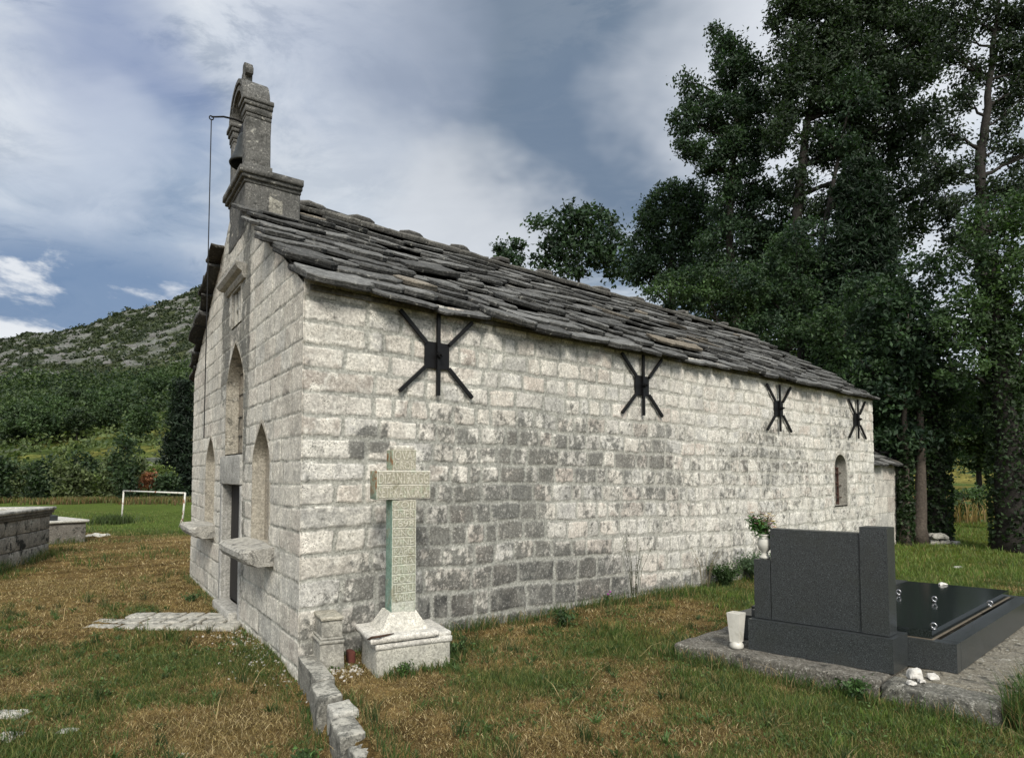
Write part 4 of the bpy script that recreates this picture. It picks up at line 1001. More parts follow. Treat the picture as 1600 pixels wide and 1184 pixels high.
for txt, z0, z1 in LINES:
    wide = len(txt) > 8; a0, a1 = (CX-0.215, CX+0.200) if wide else (CX-CW+0.008, CX+CW-0.008); bf = CB0-0.012 if wide else CB0
    cu = bpy.data.curves.new('t', 'FONT'); cu.body = txt; cu.size = 1; cu.extrude = 0; cu.offset = 0.0
    ob = bpy.data.objects.new('t', cu); COL.objects.link(ob); dg = bpy.context.evaluated_depsgraph_get(); dg.update()
    me = bpy.data.meshes.new_from_object(ob.evaluated_get(dg)); P2 = np.array([v.co[:] for v in me.vertices]); F2 = [tuple(p.vertices) for p in me.polygons]
    ed = {}
    for f in F2:
        for k in range(len(f)): e_ = (f[k], f[(k+1) % len(f)]); ed[e_] = 1
    x0, x1 = P2[:, 0].min(), P2[:, 0].max(); y0, y1 = 0.0, P2[:, 1].max()
    n = len(P2); V = []
    for o in (0.0065, -0.002):
        for x, y, _ in P2:
            a = a0+0.007+(a1-a0-0.018)*(x-x0)/(x1-x0); z = z0+0.004+(z1-z0-0.010)*(y-y0)/(y1-y0); V.append(tuple(ppt(a, bf-o, z)))
    Fc = [f for f in F2]
    for (i, j) in ed:
        if (j, i) not in ed: Fc.append((j, i, n+i, n+j))
    mb.add(V, Fc, (1.04, 1.03, 1.0)); bpy.data.objects.remove(ob); bpy.data.meshes.remove(me)
    V, Fc = stone(ppt(a0-0.006, bf-0.0055, z1-0.002), VX, VM, UP, (a1-a0+0.012, 0.008, 0.006), 0.0015, 0.05, 0.001, 20, 3); mb.add(V, Fc, (1.1, 1.1, 1.05))
    V = [tuple(ppt(a0-0.002, bf-0.0034, z0)), tuple(ppt(a1+0.002, bf-0.0034, z0)), tuple(ppt(a1+0.002, bf-0.0034, z1)), tuple(ppt(a0-0.002, bf-0.0034, z1))]; rec.add(V, [(0, 1, 2, 3)], (0.68, 0.675, 0.61))  # field painted darker than the raised letters, standing in for relief shadow
for a in (CX-CW, CX+CW-0.006):
    V, Fc = stone(ppt(a, CB0-0.0055, 0.56), VX, VM, UP, (0.006, 0.008, 0.83), 0.0015, 0.05, 0.001, 20, 3); mb.add(V, Fc, (1.1, 1.1, 1.05))
rec.build('sunken_field', M_COPPER, shaft); mb.build('inscription', M_COPPER, shaft)
# rusty iron bar lying on the ledge
ip = [ppt(-0.06, 0.02, 0.385), ppt(-0.045, -0.03, 0.408), ppt(0.0, -0.045, 0.412), ppt(0.09, -0.02, 0.412), ppt(0.13, 0.0, 0.41)]
V, Fc = tube(ip, [0.006, 0.010, 0.010, 0.007, 0.003], 6); o = MB().add(V, Fc).build('iron_spike', M_RUST, None, True, origin=tuple(ip[0])); tag(o, 'rusty curved iron spike lying on the ledge of the cross pedestal', 'iron spike')
# stacked stone blocks at the corner
sb0 = atz(499, 1043, 0.13)
SE = Vector((0.93, 0.36, 0)).normalized(); SG = Vector((-0.50, 0.87, 0)).normalized()
sb = thing('stone_stack', tuple(sb0), 'two small grey moulded stone blocks stacked at the near corner of the church', 'stone blocks')
def sblk(mb, a0, a1, b0, b1, z0, z1, seed, colr=(0.30, 0.29, 0.255), taper=0.0):
    V, Fc = stone(sb0+SE*a0+SG*b0+UP*(z0-0.13), SE, SG, UP, (a1-a0, b1-b0, z1-z0), 0.006, 0.03, 0.004, 9, seed, taper); mb.add(V, Fc, colr)
mb = MB(); sblk(mb, 0, 0.185, 0, 0.30, 0.10, 0.31, 1, taper=0.06); sblk(mb, -0.004, 0.185, -0.004, 0.30, 0.30, 0.325, 2); mb.build('block', M_DRESS, sb, True)
mb = MB(); sblk(mb, 0.008, 0.18, 0.012, 0.30, 0.326, 0.345, 3); sblk(mb, 0.02, 0.175, 0.025, 0.29, 0.345, 0.47, 4, taper=0.04); sblk(mb, 0.012, 0.18, 0.012, 0.30, 0.472, 0.50, 5, (0.36, 0.34, 0.28)); mb.build('block', M_DRESS, sb, True)
bp = atz(545, 1040, 0.12)
V, Fc = stone(bp+Vector((-0.03, 0.12, -0.05)), SE, SG, UP, (0.05, 0.10, 0.12), 0.008, 0.03, 0.006, 9, 3); o = MB().add(V, Fc).build('red_brick', M_BRICK, None, True, origin=tuple(bp)); tag(o, 'broken red brick standing between the stacked blocks and the cross pedestal', 'brick')
# kerb stones running from the church corner towards the viewer
kg = 'kerb stones running from the church corner'
segs = [(0.0, 0.66, 0.175, 0.02), (0.67, 1.00, 0.175, -0.01), (1.02, 1.24, 0.145, 0.03), (1.27, 1.55, 0.125, -0.005), (1.59, 2.20, 0.085, 0.035), (2.33, 2.9, 0.11, 0.0)]
klab = ['long smooth kerb stone touching the church corner, under the stacked blocks', 'second kerb stone from the church corner, rounded with orange chips on top', 'third kerb stone from the church corner, pale worn top',
        'fourth kerb stone from the church corner, low and white with lichen', 'fifth kerb stone from the church corner, cut by the bottom edge of the photo', 'last kerb stone, nearest the viewer']
for i, (a, b, h, off) in enumerate(segs[:5]):
    ta = 0.06*(random.Random(i).random()-0.5); kd = (KD+KN*ta).normalized(); kn = Vector((-kd.y, kd.x, 0))
    o0 = KP+KD*a+KN*(off-0.04)-UP*0.2
    V, Fc = stone(o0, kd, kn, UP, (b-a, 0.15 if i else 0.13, h+0.2), 0.014 if i else 0.008, 0.022, 0.020 if i else 0.005, 7, i+3); o = MB().add(V, Fc, (0.21, 0.205, 0.18) if i != 2 else (0.42, 0.41, 0.37)).build('kerb_stone', M_KERB, None, True, origin=tuple(o0+UP*0.2)); tag(o, klab[i], 'kerb stone', kg)

# paving stones by the door
pv = [(165, 972), (245, 957), (362, 945), (372, 960), (368, 975), (290, 985), (200, 988)]
rp_ = random.Random(12); pg = 'worn paving stones leading to the church door'
rows = [(0.0, 0.30), (0.30, 0.62), (0.62, 0.98)]; d0 = fpt(2.30, 0, 0.12); k = 0
dirp = (atz(165, 972)-atz(372, 972)).normalized(); nrmp = Vector((-dirp.y, dirp.x, 0)); nrmp = nrmp if nrmp.y > 0 else -nrmp
st0 = atz(368, 984)
words = ['beside the door threshold', 'second from the threshold', 'third from the threshold', 'fourth from the threshold', 'fifth from the threshold', 'farthest from the threshold', 'beyond the paved strip']
rowsn = ['near edge', 'middle row', 'far row']
for ri, (b0, b1) in enumerate(rows):
    x = 0.02; q = 0
    while x < 1.45-0.1*abs(ri-1) and q < 7:
        L = rp_.uniform(0.20, 0.36); o0 = st0+dirp*x+nrmp*(b0*0.72+0.012)-UP*0.05
        V, Fc = stone(o0, dirp, nrmp, UP, (L-0.03, (b1-b0)*0.72-0.028, 0.075+rp_.uniform(-0.01, 0.008)), 0.012, 0.035, 0.012, 8, k)
        v = rp_.uniform(0.85, 1.1); o = MB().add(V, Fc, (0.36*v, 0.35*v, 0.31*v)).build('paving_stone', M_KERB, None, True, origin=tuple(o0)); tag(o, 'pale worn paving stone in the %s, %s' % (rowsn[ri], words[q]), 'paving stone', pg)
        x += L; q += 1; k += 1

# flat bedrock showing in the turf
bi = 0
for (px, py, s, lab) in ((16, 1116, 0.22, 'flat white rock flush with the dry turf at the left edge of the photo'), (8, 1152, 0.18, 'grey flat rock below the other one at the left edge of the photo'), (105, 1142, 0.15, 'flat pale rock in the dry grass, middle one of the three by the bottom left'),
                      (62, 1178, 0.10, 'small pale rock cut off by the bottom edge of the photo on the left'), (288, 1178, 0.12, 'tiny pale rock in dry grass near the bottom edge, left of the kerb'), (150, 838, 0.5, 'flat pale stone lying at the edge of the green field beside the grey grave'), (1497, 887, 0.2, 'flat white stone in the green grass in front of the ivy-covered trunks'), (820, 1143, 0.07, 'small white stone in the dry grass in front of the wall')):
    bi += 1; p = atz(px, py); p.z = float(gz(p.x, p.y))
    rock('ground_rock', p-UP*0.01, s, M_KERB, lab, 'rock', 'pale rocks showing in the turf', bi+20, (0.5, 0.49, 0.45), 0.13)
# rubble chips near the corner
r = random.Random(8); mb = MB()
for i in range(300):
    if i < 180: a = r.uniform(0.05, 1.9); o_ = abs(r.gauss(0.05, 0.16)); p = fpt(a, 0, o_+0.02)
    elif i < 360: p = Vector((r.gauss(-1.32, 0.12), r.gauss(4.72, 0.12), 0))
    else: p = Vector((r.uniform(-4, 3.6), r.uniform(3.3, 6), 0))
    s = r.uniform(0.008, 0.026); p.z = float(gz(p.x, p.y)); v = r.uniform(0.5, 1.2)
    V, Fc = stone(p-Vector((s/2, s/2, 0.002)), Vector((1, 0, 0)), Vector((0, 1, 0)), UP, (s, s, s*0.6), s*0.3, s*0.5, s*0.2, 60, i); mb.add(V, Fc, (0.45*v, 0.42*v, 0.36*v))
o = mb.build('gravel_chips', M_ROCKW, None); tag(o, 'scattered pale stone chips in the soil along the foot of the church', 'gravel', kind='stuff')

# ------------------------------------------------------------------ old graves on the left
c1 = atz(76, 868); d1 = (atz(0, 891)-c1).normalized()       # runs towards the viewer
n1_ = Vector((-d1.y, d1.x, 0)); n1_ = n1_ if n1_.x < 0 else -n1_
t1 = thing('masonry_tomb', tuple(c1), 'old tomb of pale stained ashlar blocks with a moulded rim at the left edge', 'tomb')
mb = MB(); rr = random.Random(5)
for row, (z0, z1) in enumerate(((-0.15, 0.25), (0.255, 0.53), (0.535, 0.79))):
    x = 0.0
    while x < 4.5:
        L = rr.uniform(0.38, 0.6) if x > 0 else (0.5, 0.3, 0.42)[row]
        V, Fc = stone(c1+d1*x+UP*z0, d1, n1_, UP, (L-0.008, 0.30, z1-z0-0.006), 0.012, 0.06, 0.008, 5, row*9+int(x*10)); v = rr.uniform(0.75, 1.2); mb.add(V, Fc, (0.36*v, 0.335*v, 0.29*v)); x += L
    x = 0.30
    while x < 2.3:
        L = rr.uniform(0.4, 0.6); V, Fc = stone(c1+n1_*x+UP*z0, n1_, d1, UP, (L-0.008, 0.30, z1-z0-0.006), 0.012, 0.06, 0.008, 5, row*19+int(x*10)); mb.add(V, Fc, (0.40, 0.37, 0.32)); x += L
mb.build('wall', stone_mat('stained_ashlar', 0.7, 0.4, 0.15, 1.0, 0.8), t1, True)
mb = MB()
for z0, z1, e in ((0.79, 0.84, 0.03), (0.84, 0.90, 0.055), (0.90, 0.96, 0.08)):
    for (A, B_, L) in ((d1, n1_, 4.6), (n1_, d1, 2.4)):
        V, Fc = stone(c1-A*e-B_*e+UP*z0, A, B_, UP, (L, 0.36, z1-z0+(0.001 if A is n1_ else 0)), 0.012, 0.10, 0.006, 5, int(z0*100)); mb.add(V, Fc, (0.44, 0.43, 0.39) if e > 0.06 else (0.2, 0.195, 0.18))
mb.build('rim', stone_mat('rim_stone', 0.6, 0.3, 0.15, 0.5, 0.8), t1, True)
V, Fc = stone(c1+d1*0.25+n1_*0.25+UP*0.0, d1, n1_, UP, (4.2, 1.9, 0.86), 0.01, 3); MB().add(V, Fc, (0.3, 0.29, 0.26)).build('cover_slab', M_SLAB, t1)
c2 = atz(134, 846); f2 = (atz(70, 851)-c2).normalized(); g2 = Vector((-f2.y, f2.x, 0)); g2 = g2 if g2.y > 0 else -g2
t2 = thing('concrete_tomb', tuple(c2), 'low grey rubble tomb with a pale top slab beyond the ashlar tomb', 'tomb')
V, Fc = stone(c2-UP*0.3, f2, g2, UP, (2.2, 1.7, 0.76), 0.02, 0.07, 0.015, 5, 2); MB().add(V, Fc, (0.22, 0.205, 0.18)).build('wall', M_SLAB, t2, True)
V, Fc = stone(c2-f2*0.05-g2*0.05+UP*0.462, f2, g2, UP, (2.3, 1.8, 0.06), 0.01, 0.1, 0.006, 5, 2); MB().add(V, Fc, (0.50, 0.49, 0.44)).build('top_slab', M_DRESS, t2, True)
V, Fc = stone(c2+f2*0.52+g2*0.15+UP*0.522, f2, g2, UP, (1.1, 1.1, 0.12), 0.01, 0.3); m_ = MB().add(V, Fc); V, Fc = stone(c2+f2*0.6+g2*0.3+UP*0.642, f2, g2, UP, (0.9, 0.8, 0.05), 0.01, 0.3); m_.add(V, Fc).build('dark_ledger', M_GRAN, t2)
# little football goal
ga = atz(190, 816, -0.5); gb = atz(284, 826, -0.5); ga.z = gb.z = -0.52; hg = 1.38
goal = thing('goal_frame', tuple(ga), 'small white football goal frame with peeling rusty paint on the field', 'football goal')
for p, lean in ((ga, Vector((0.05, 0, 0))), (gb, Vector((0.10, 0, 0)))):
    V, Fc = tube([p, p+UP*hg*0.5+lean*0.5, p+UP*hg+lean], 0.034, 10); MB().add(V, Fc).build('post', M_GOAL, goal, True)
V, Fc = tube([ga+UP*hg+Vector((0.05, 0, 0)), gb+UP*hg+Vector((0.10, 0, 0))], 0.034, 10); MB().add(V, Fc).build('crossbar', M_GOAL, goal, True)
V, Fc = tube([gb+UP*0.45+Vector((0.03, 0, 0)), gb+Vector((-0.28, 0.3, 0.0))], 0.03, 8); MB().add(V, Fc).build('brace', M_GOAL, goal, True)
# tumbled stones at the foot of the ivy trunk
sp = atz(1466, 850); r = random.Random(2)
for (dx, dz, s, fl_, lab) in ((0, 0.14, 0.42, 0.28, 'large grey stone on top of the little pile under the ivy trunk'), (-0.12, 0, 0.26, 0.5, 'left grey stone carrying the pile under the ivy trunk'), (0.12, 0, 0.25, 0.5, 'pale stone at the right of the pile under the ivy trunk'), (0.38, 0, 0.24, 0.3, 'low grey stone lying beside the pile under the ivy trunk')):
    p = sp+Vector((dx, -0.05*abs(dx), dz)); p.z = dz+float(gz(p.x, p.y)); rock('field_stone', p, s, M_KERB, lab, 'stone', 'tumbled field stones under the trees', int(dx*100+dz*50)+60, (0.32, 0.31, 0.28), fl_)
# ------------------------------------------------------------------ vegetation
def leaf_quads(P, size, colr, seed, up=0.4, asp=0.5):
    """one diamond leaf per point, slightly folded"""
    R = np.random.RandomState(seed); n = len(P)
    d = R.normal(size=(n, 3)); d /= np.linalg.norm(d, axis=1, keepdims=True)
    nr = R.normal(size=(n, 3)); nr[:, 2] += up*2; s = np.cross(d, nr); s /= np.maximum(np.linalg.norm(s, axis=1, keepdims=True), 1e-6)
    nn = np.cross(s, d)
    L = (size*(0.6+0.8*R.rand(n)))[:, None]
    a = P-d*L*0.5; b = P+s*L*asp*0.5+nn*L*0.10; c = P+d*L*0.5; e = P-s*L*asp*0.5+nn*L*0.10
    V = np.stack([a, b, c, e], 1).reshape(-1, 3); q = np.arange(4*n).reshape(-1, 4)
    return V, q, np.repeat(colr, 4, 0)
def crown_pts(blobs, dens, sub, seed, perleaf, shell=0.5, sx=1.0):
    """blobs: (centre, (rx,ry,rz)); leaves gather in twig clusters"""
    R = np.random.RandomState(seed); out = []; tone = []
    for (c, rad) in blobs:
        rad = np.array(rad); K = max(4, int(4.6*dens*(rad[0]*rad[1]*rad[2])**(2/3)/(sub*sub)))
        d = R.normal(size=(K, 3)); d /= np.linalg.norm(d, axis=1, keepdims=True)
        rr = shell+(1.0-shell)*R.rand(K, 1)**0.7; rr = np.where(R.rand(K, 1) < 0.12, rr*1.16, rr)
        cen = np.array(c)+d*rr*rad
        for cc in cen:
            m = int(perleaf*(0.5+R.rand())); sc = sub*(0.6+0.7*R.rand())
            out.append(cc+R.normal(size=(m, 3))*sc*np.array([0.55*sx, 0.55*sx, 0.38])); tone.append(np.full(m, R.rand()))
    return np.concatenate(out), np.concatenate(tone)
def greens(tone, base, hi, seed, var=0.45):
    R = np.random.RandomState(seed); n = len(tone); t = tone[:, None]
    c = np.array(base)[None, :]*(1-t)+np.array(hi)[None, :]*t
    return c*(1-var+2*var*R.rand(n, 1))
def limb(mb, p, q, r0, r1, seed, n=6, wob=0.06, colr=(0.10, 0.085, 0.07)):
    r = random.Random(seed); L = (q-p).length; pts = []
    for i in range(n+1):
        t = i/n; w = wob*L*math.sin(math.pi*t); pts.append(p.lerp(q, t)+Vector((r.uniform(-1, 1)*w, r.uniform(-1, 1)*w, r.uniform(-0.5, 0.5)*w)))
    V, Fc = tube(pts, [r0+(r1-r0)*(i/n)**0.8 for i in range(n+1)], 8); mb.add(V, Fc, colr); return pts
def bl(px, py, rx, ry, Y, ez=1.0): s = Y/F; return (tuple(aty(px, py, Y)), (rx*s, (rx+ry)/2*s*ez, ry*s))
def tree(name, label, cat, group, base, trunk, blobs, seed, leaf=0.13, sub=0.42, perleaf=46, dens=1.0, base_c=(0.020, 0.038, 0.020), hi_c=(0.045, 0.075, 0.030), r0=0.25, limbs=True, shell=0.45, barkc=(0.030, 0.027, 0.024), asp=0.55, up=0.4, twigs=3):
    t = thing(name, tuple(base), label, cat, group)
    mb = MB(); tp = [Vector(base)]+[Vector(p) for p in trunk]; R = random.Random(seed); n = len(tp)
    pts = [];
    for i in range(n-1):
        for k in range(6): pts.append(tp[i].lerp(tp[i+1], k/6)+Vector((R.uniform(-1, 1), R.uniform(-1, 1), 0))*r0*0.12*(0 if i == 0 and k == 0 else 1))
    pts.append(tp[-1]); m = len(pts)
    rad = [r0*(1-0.82*(i/(m-1))**0.9)*(1+0.35*max(0, 1-i/(m*0.08))) for i in range(m)]
    V, Fc = tube(pts, rad, 14)
    V = np.array(V)+((fbm(V[:, 0]*5, V[:, 1]*5, V[:, 2]*1.2, seed, 3)-0.5)*r0*0.25)[:, None]*np.array([1, 1, 0]); mb.add(V, Fc, barkc)
    for (c, rd) in blobs:
        c = Vector(c)
        if not limbs: continue
        # join each leaf mass to the trunk point a little below it
        best = min(range(m), key=lambda i: (pts[i]-c).length+max(0, pts[i].z-c.z+0.35*(Vector((pts[i].x-c.x, pts[i].y-c.y))).length)*3)
        rr = max(0.03, min(rad[best]*0.6, 0.035*(c-pts[best]).length+0.02))
        lp = limb(mb, pts[best], c, rr, rr*0.3, R.randint(0, 9999), colr=barkc)
        for _ in range(twigs):
            s = lp[R.randint(2, 5)]; e = c+Vector((R.uniform(-1, 1)*rd[0], R.uniform(-1, 1)*rd[1], R.uniform(-0.6, 1)*rd[2]))*0.8; limb(mb, s, e, rr*0.4, 0.008, R.randint(0, 9999), 4, colr=barkc)
    mb.build('trunk', M_BARK, t, True)
    P, tone = crown_pts(blobs, dens, sub, seed, perleaf, shell); col = greens(tone, base_c, hi_c, seed); V, q, c = leaf_quads(P, leaf, col, seed, up, asp)
    mesh_obj('crown', V, q, M_LEAF, t, c); return t
def G0(p, z=None): return Vector((p.x, p.y, float(gz(p.x, p.y)) if z is None else z))
BD = (0.055, 0.048, 0.042)
DK = (0.016, 0.034, 0.020); MD = (0.043, 0.080, 0.034); LT = (0.062, 0.110, 0.034)
GR = 'trees of the grove behind the church'
def Bs(Y, *l): return [bl(a, b, c, d, Y) for a, b, c, d in l]
# 1 round oak and little tree behind the roof
b = G0(aty(905, 800, 32)); tree('oak_tree', 'round dark oak crown standing alone above the middle of the church roof', 'tree', GR, b, [aty(905, 420, 32)], Bs(32, (905, 365, 26, 30), (870, 362, 26, 24), (943, 372, 30, 34), (915, 345, 22, 22), (860, 395, 34, 22), (905, 405, 50, 30), (965, 405, 22, 30), (885, 330, 12, 10), (930, 333, 14, 10), (840, 350, 10, 8)), 21, 0.26, 0.5, 34, 1.4, DK, MD, 0.3)
b = G0(aty(795, 800, 40)); tree('small_tree', 'smallest treetop, just peeping over the roof left of the round oak', 'tree', GR, b, [aty(795, 400, 40)], Bs(40, (797, 384, 14, 9), (782, 388, 9, 6), (815, 384, 8, 8), (797, 410, 26, 20)), 22, 0.26, 0.4, 26, 1.4, DK, MD, 0.2)
# 2 bushy tree left of the tall ones
b = G0(aty(1050, 850, 26)); tree('ash_tree', 'bushy middle-height tree between the round oak and the tall grove', 'tree', GR, b, [aty(1050, 420, 26), aty(1052, 320, 26)], Bs(26, (1045, 308, 26, 24), (1078, 318, 36, 34), (1012, 350, 22, 28), (1050, 360, 50, 40), (1008, 395, 26, 30), (1100, 360, 40, 40), (1050, 420, 66, 40), (1110, 430, 60, 40), (1000, 425, 26, 18), (1020, 322, 14, 12)), 23, 0.14, 0.34, 60, 1.5, DK, MD, 0.3)
# 3 left lobes of the tall trees
b = G0(aty(1150, 850, 22)); tree('tall_poplar', 'tall tree at the left of the grove with separate pointed lobes against the sky', 'tree', GR, b, [aty(1150, 520, 22), aty(1140, 350, 22), aty(1150, 200, 22), aty(1150, 90, 22)],
    Bs(22, (1078, 150, 18, 24), (1072, 190, 22, 26), (1085, 225, 28, 24), (1105, 255, 30, 18), (1100, 180, 26, 28), (1128, 70, 16, 22), (1150, 80, 22, 26), (1140, 115, 28, 30), (1165, 130, 32, 40), (1145, 180, 40, 36), (1150, 235, 46, 36), (1190, 200, 40, 50), (1165, 290, 44, 32), (1200, 330, 50, 44), (1130, 320, 26, 22), (1120, 48, 8, 10), (1075, 125, 8, 12), (1150, 380, 60, 36), (1210, 400, 50, 40)), 24, 0.125, 0.32, 66, 1.6, DK, MD, 0.22, barkc=BD)
# 4 central giant
b = G0(aty(1262, 850, 20)); tree('giant_elm', 'tallest and widest tree in the middle of the grove, its top outside the photo', 'tree', GR, b, [aty(1255, 470, 20), aty(1245, 330, 20), aty(1262, 190, 20), aty(1290, 60, 20), aty(1300, -60, 20)],
    Bs(20, (1222, 20, 30, 34), (1235, 80, 36, 36), (1280, 40, 44, 44), (1270, 120, 44, 40), (1330, 30, 50, 44), (1340, 100, 50, 44), (1310, 170, 50, 36), (1250, 165, 34, 30), (1395, 60, 50, 50), (1400, 130, 50, 40), (1440, 30, 34, 40), (1440, 100, 26, 34), (1380, 200, 60, 40), (1320, 240, 50, 34), (1265, 225, 30, 26), (1420, 240, 44, 34), (1300, -40, 80, 36), (1400, -30, 70, 36), (1445, 180, 28, 30), (1350, 300, 60, 34), (1240, 290, 26, 30), (1280, 330, 30, 30), (1225, 130, 26, 40), (1215, 200, 24, 40), (1300, 90, 40, 40), (1360, 150, 44, 44), (1370, 10, 44, 40), (1250, 0, 40, 30), (1455, 60, 26, 60), (1440, 300, 40, 40), (1400, 360, 50, 40)), 25, 0.120, 0.32, 60, 1.5, (0.018, 0.032, 0.018), (0.036, 0.062, 0.026), 0.24, shell=0.4)
b = G0(aty(1290, 850, 19.2)); tree('leaning_elm', 'slender twin stem leaning right beside the tallest tree of the grove', 'tree', GR, b, [aty(1270, 440, 19.2), aty(1300, 300, 19.2), aty(1330, 150, 19.2)], Bs(19.2, (1330, 160, 40, 40), (1310, 230, 30, 26), (1290, 390, 40, 30), (1230, 420, 50, 30)), 26, 0.12, 0.32, 60, 1.2, DK, MD, 0.16)
# 5 cypress
b = G0(aty(1345, 850, 18)); cyb = []
for py in range(270, 720, 22): w = 16+62*min(1, (py-255)/260.)**0.8; cyb.append(bl(1345-6*math.sin(py*0.05), py, w, 26, 18))
tree('dark_cypress', 'dense dark cypress with drooping sprays in front of the tallest tree', 'cypress', GR, b, [aty(1345, 500, 18), aty(1345, 270, 18)], cyb, 27, 0.16, 0.20, 46, 1.5, (0.008, 0.020, 0.010), (0.020, 0.042, 0.018), 0.28, False, 0.72, asp=0.3, up=-0.5)
# 6 right tall tree with visible forked stem
b = G0(aty(1600, 850, 17)); tree('forked_elm', 'tall open tree with a bare forked stem against the sky at the right', 'tree', GR, b, [aty(1575, 600, 17), aty(1535, 430, 17), aty(1532, 250, 17), aty(1545, 150, 17), aty(1560, 0, 17)],
    Bs(17, (1500, 20, 26, 30), (1545, 10, 34, 34), (1590, 30, 34, 44), (1490, 90, 24, 28), (1560, 80, 26, 26), (1600, 110, 30, 40), (1505, 160, 28, 28), (1480, 210, 28, 24), (1575, 180, 28, 30), (1600, 240, 30, 30), (1490, 270, 30, 24), (1540, 300, 26, 18), (1580, 290, 30, 26), (1480, 330, 40, 30), (1620, 330, 30, 40), (1520, -40, 60, 30), (1500, 60, 30, 30), (1530, 110, 26, 26), (1610, 60, 40, 60), (1590, 140, 30, 40), (1560, 230, 30, 26), (1500, 380, 40, 30), (1460, 260, 26, 40), (1600, 300, 30, 40)), 28, 0.105, 0.28, 50, 1.15, (0.018, 0.030, 0.018), (0.034, 0.056, 0.026), 0.26, shell=0.2, twigs=5)
# stems for the fork
# 7 ivy-covered tree at the right edge
p7 = atz(1584, 860); b = G0(p7)
def ivy(t, pts, rad, seed, n):
    R = np.random.RandomState(seed); P = []
    for _ in range(n):
        k = R.rand()*(len(pts)-1); i = int(k); f = k-i; c = pts[i].lerp(pts[i+1], f); rr = rad[i]*(1-f)+rad[i+1]*f; a = R.rand()*6.283; bulge = 1+0.25*fbm(a*1.5, c.z*2, 0, seed, 2)
        P.append((c.x+math.cos(a)*rr*bulge+R.normal()*0.02, c.y+math.sin(a)*rr*bulge+R.normal()*0.02, c.z+R.normal()*0.03))
    P = np.array(P); col = greens(R.rand(n), (0.010, 0.022, 0.008), (0.034, 0.062, 0.020), seed); V, q, c = leaf_quads(P, 0.085, col, seed, 0.2, 0.8); mesh_obj('ivy', V, q, M_LEAF, t, c)
tr = tree('ivy_clad_elm', 'thick ivy-clad trunk at the right edge carrying bright green lower foliage', 'tree', GR, b, [aty(1576, 700, p7.y), aty(1560, 560, p7.y), aty(1550, 420, p7.y)],
    Bs(p7.y, (1545, 350, 40, 34), (1590, 380, 44, 40), (1560, 430, 50, 34), (1600, 470, 50, 44), (1520, 400, 30, 26), (1540, 500, 50, 34), (1590, 550, 50, 34), (1510, 470, 34, 30), (1620, 600, 40, 34), (1580, 320, 26, 22), (1490, 520, 40, 34), (1500, 580, 34, 26)), 29, 0.095, 0.24, 56, 0.95, (0.024, 0.048, 0.020), LT, 0.33)
ivy(tr, [b+UP*0.1, aty(1574, 700, p7.y), aty(1560, 560, p7.y), aty(1550, 430, p7.y)], [0.34, 0.30, 0.25, 0.18], 5, 5200)
p7b = atz(1604, 858); tr = tree('bare_stem_elm', 'rough grey stem rising right behind the thick ivy-clad trunk', 'tree', GR, G0(p7b), [aty(1598, 700, p7b.y), aty(1592, 560, p7b.y)], Bs(p7b.y, (1610, 520, 40, 40), (1580, 610, 34, 20)), 30, 0.115, 0.26, 40, 0.9, DK, LT, 0.20)
# 8 ivy tree, mid right
p8 = atz(1466, 847); b = G0(p8)
tr = tree('ivy_tree', 'ivy-wrapped trunk with the little stone pile at its foot', 'tree', GR, b, [aty(1464, 740, p8.y), aty(1458, 640, p8.y), aty(1450, 520, p8.y)],
    Bs(p8.y, (1450, 520, 56, 40), (1410, 580, 50, 40), (1470, 600, 50, 40), (1400, 640, 40, 34), (1440, 680, 50, 24), (1490, 660, 30, 26), (1390, 690, 26, 22), (1440, 440, 50, 40), (1380, 520, 50, 40), (1480, 710, 20, 12), (1425, 720, 30, 14), (1350, 470, 50, 40), (1350, 590, 40, 40), (1500, 600, 24, 40)), 31, 0.10, 0.26, 56, 1.05, DK, (0.042, 0.080, 0.028), 0.24)
ivy(tr, [b+UP*0.05, aty(1464, 740, p8.y), aty(1458, 640, p8.y)], [0.24, 0.25, 0.2], 6, 3200)
for px, py, r0, lab, sd in ((1438, 849, 0.16, 'smooth brown trunk between the ivy tree and the apse', 41), (1415, 851, 0.12, 'thin dark ivied trunk right beside the apse corner', 42)):
    p = atz(px, py); tr = tree('grove_tree', lab, 'tree', GR, G0(p), [aty(px, 700, p.y), aty(px-4, 560, p.y)], Bs(p.y, (px, 560, 50, 40), (px-30, 620, 40, 30), (px-10, 500, 50, 40), (px-10, 680, 34, 16)), sd, 0.13, 0.28, 44, 1.0, DK, MD, r0, barkc=(0.09, 0.075, 0.062))
    if sd == 42: ivy(tr, [G0(p)+UP*0.05, aty(px, 700, p.y)], [0.13, 0.11], 8, 1500)
# 9 lower trees just behind the roof
for (px, lst, Y, lab, sd, hi) in ((1120, ((1060, 455, 50, 30), (1110, 470, 50, 34), (1150, 440, 44, 34), (1170, 490, 50, 30), (1100, 430, 34, 20)), 19, 'leafy crown close behind the left half of the far roof', 51, LT),
                              (1230, ((1190, 440, 50, 34), (1240, 470, 50, 40), (1220, 520, 60, 34), (1280, 500, 50, 40), (1280, 440, 40, 30), (1250, 380, 50, 40)), 18, 'leafy crown close behind the middle of the far roof', 52, (0.045, 0.085, 0.030)),
                              (1320, ((1300, 560, 50, 40), (1350, 560, 50, 44), (1330, 620, 50, 34), (1380, 620, 40, 34), (1300, 510, 40, 30)), 16.5, 'leafy crown behind the far end of the roof', 53, LT)):
    tree('roofside_tree', lab, 'tree', GR, G0(aty(px, 850, Y)), [aty(px, 500, Y)], Bs(Y, *lst), sd, 0.11, 0.28, 60, 1.15, DK, hi, 0.2)
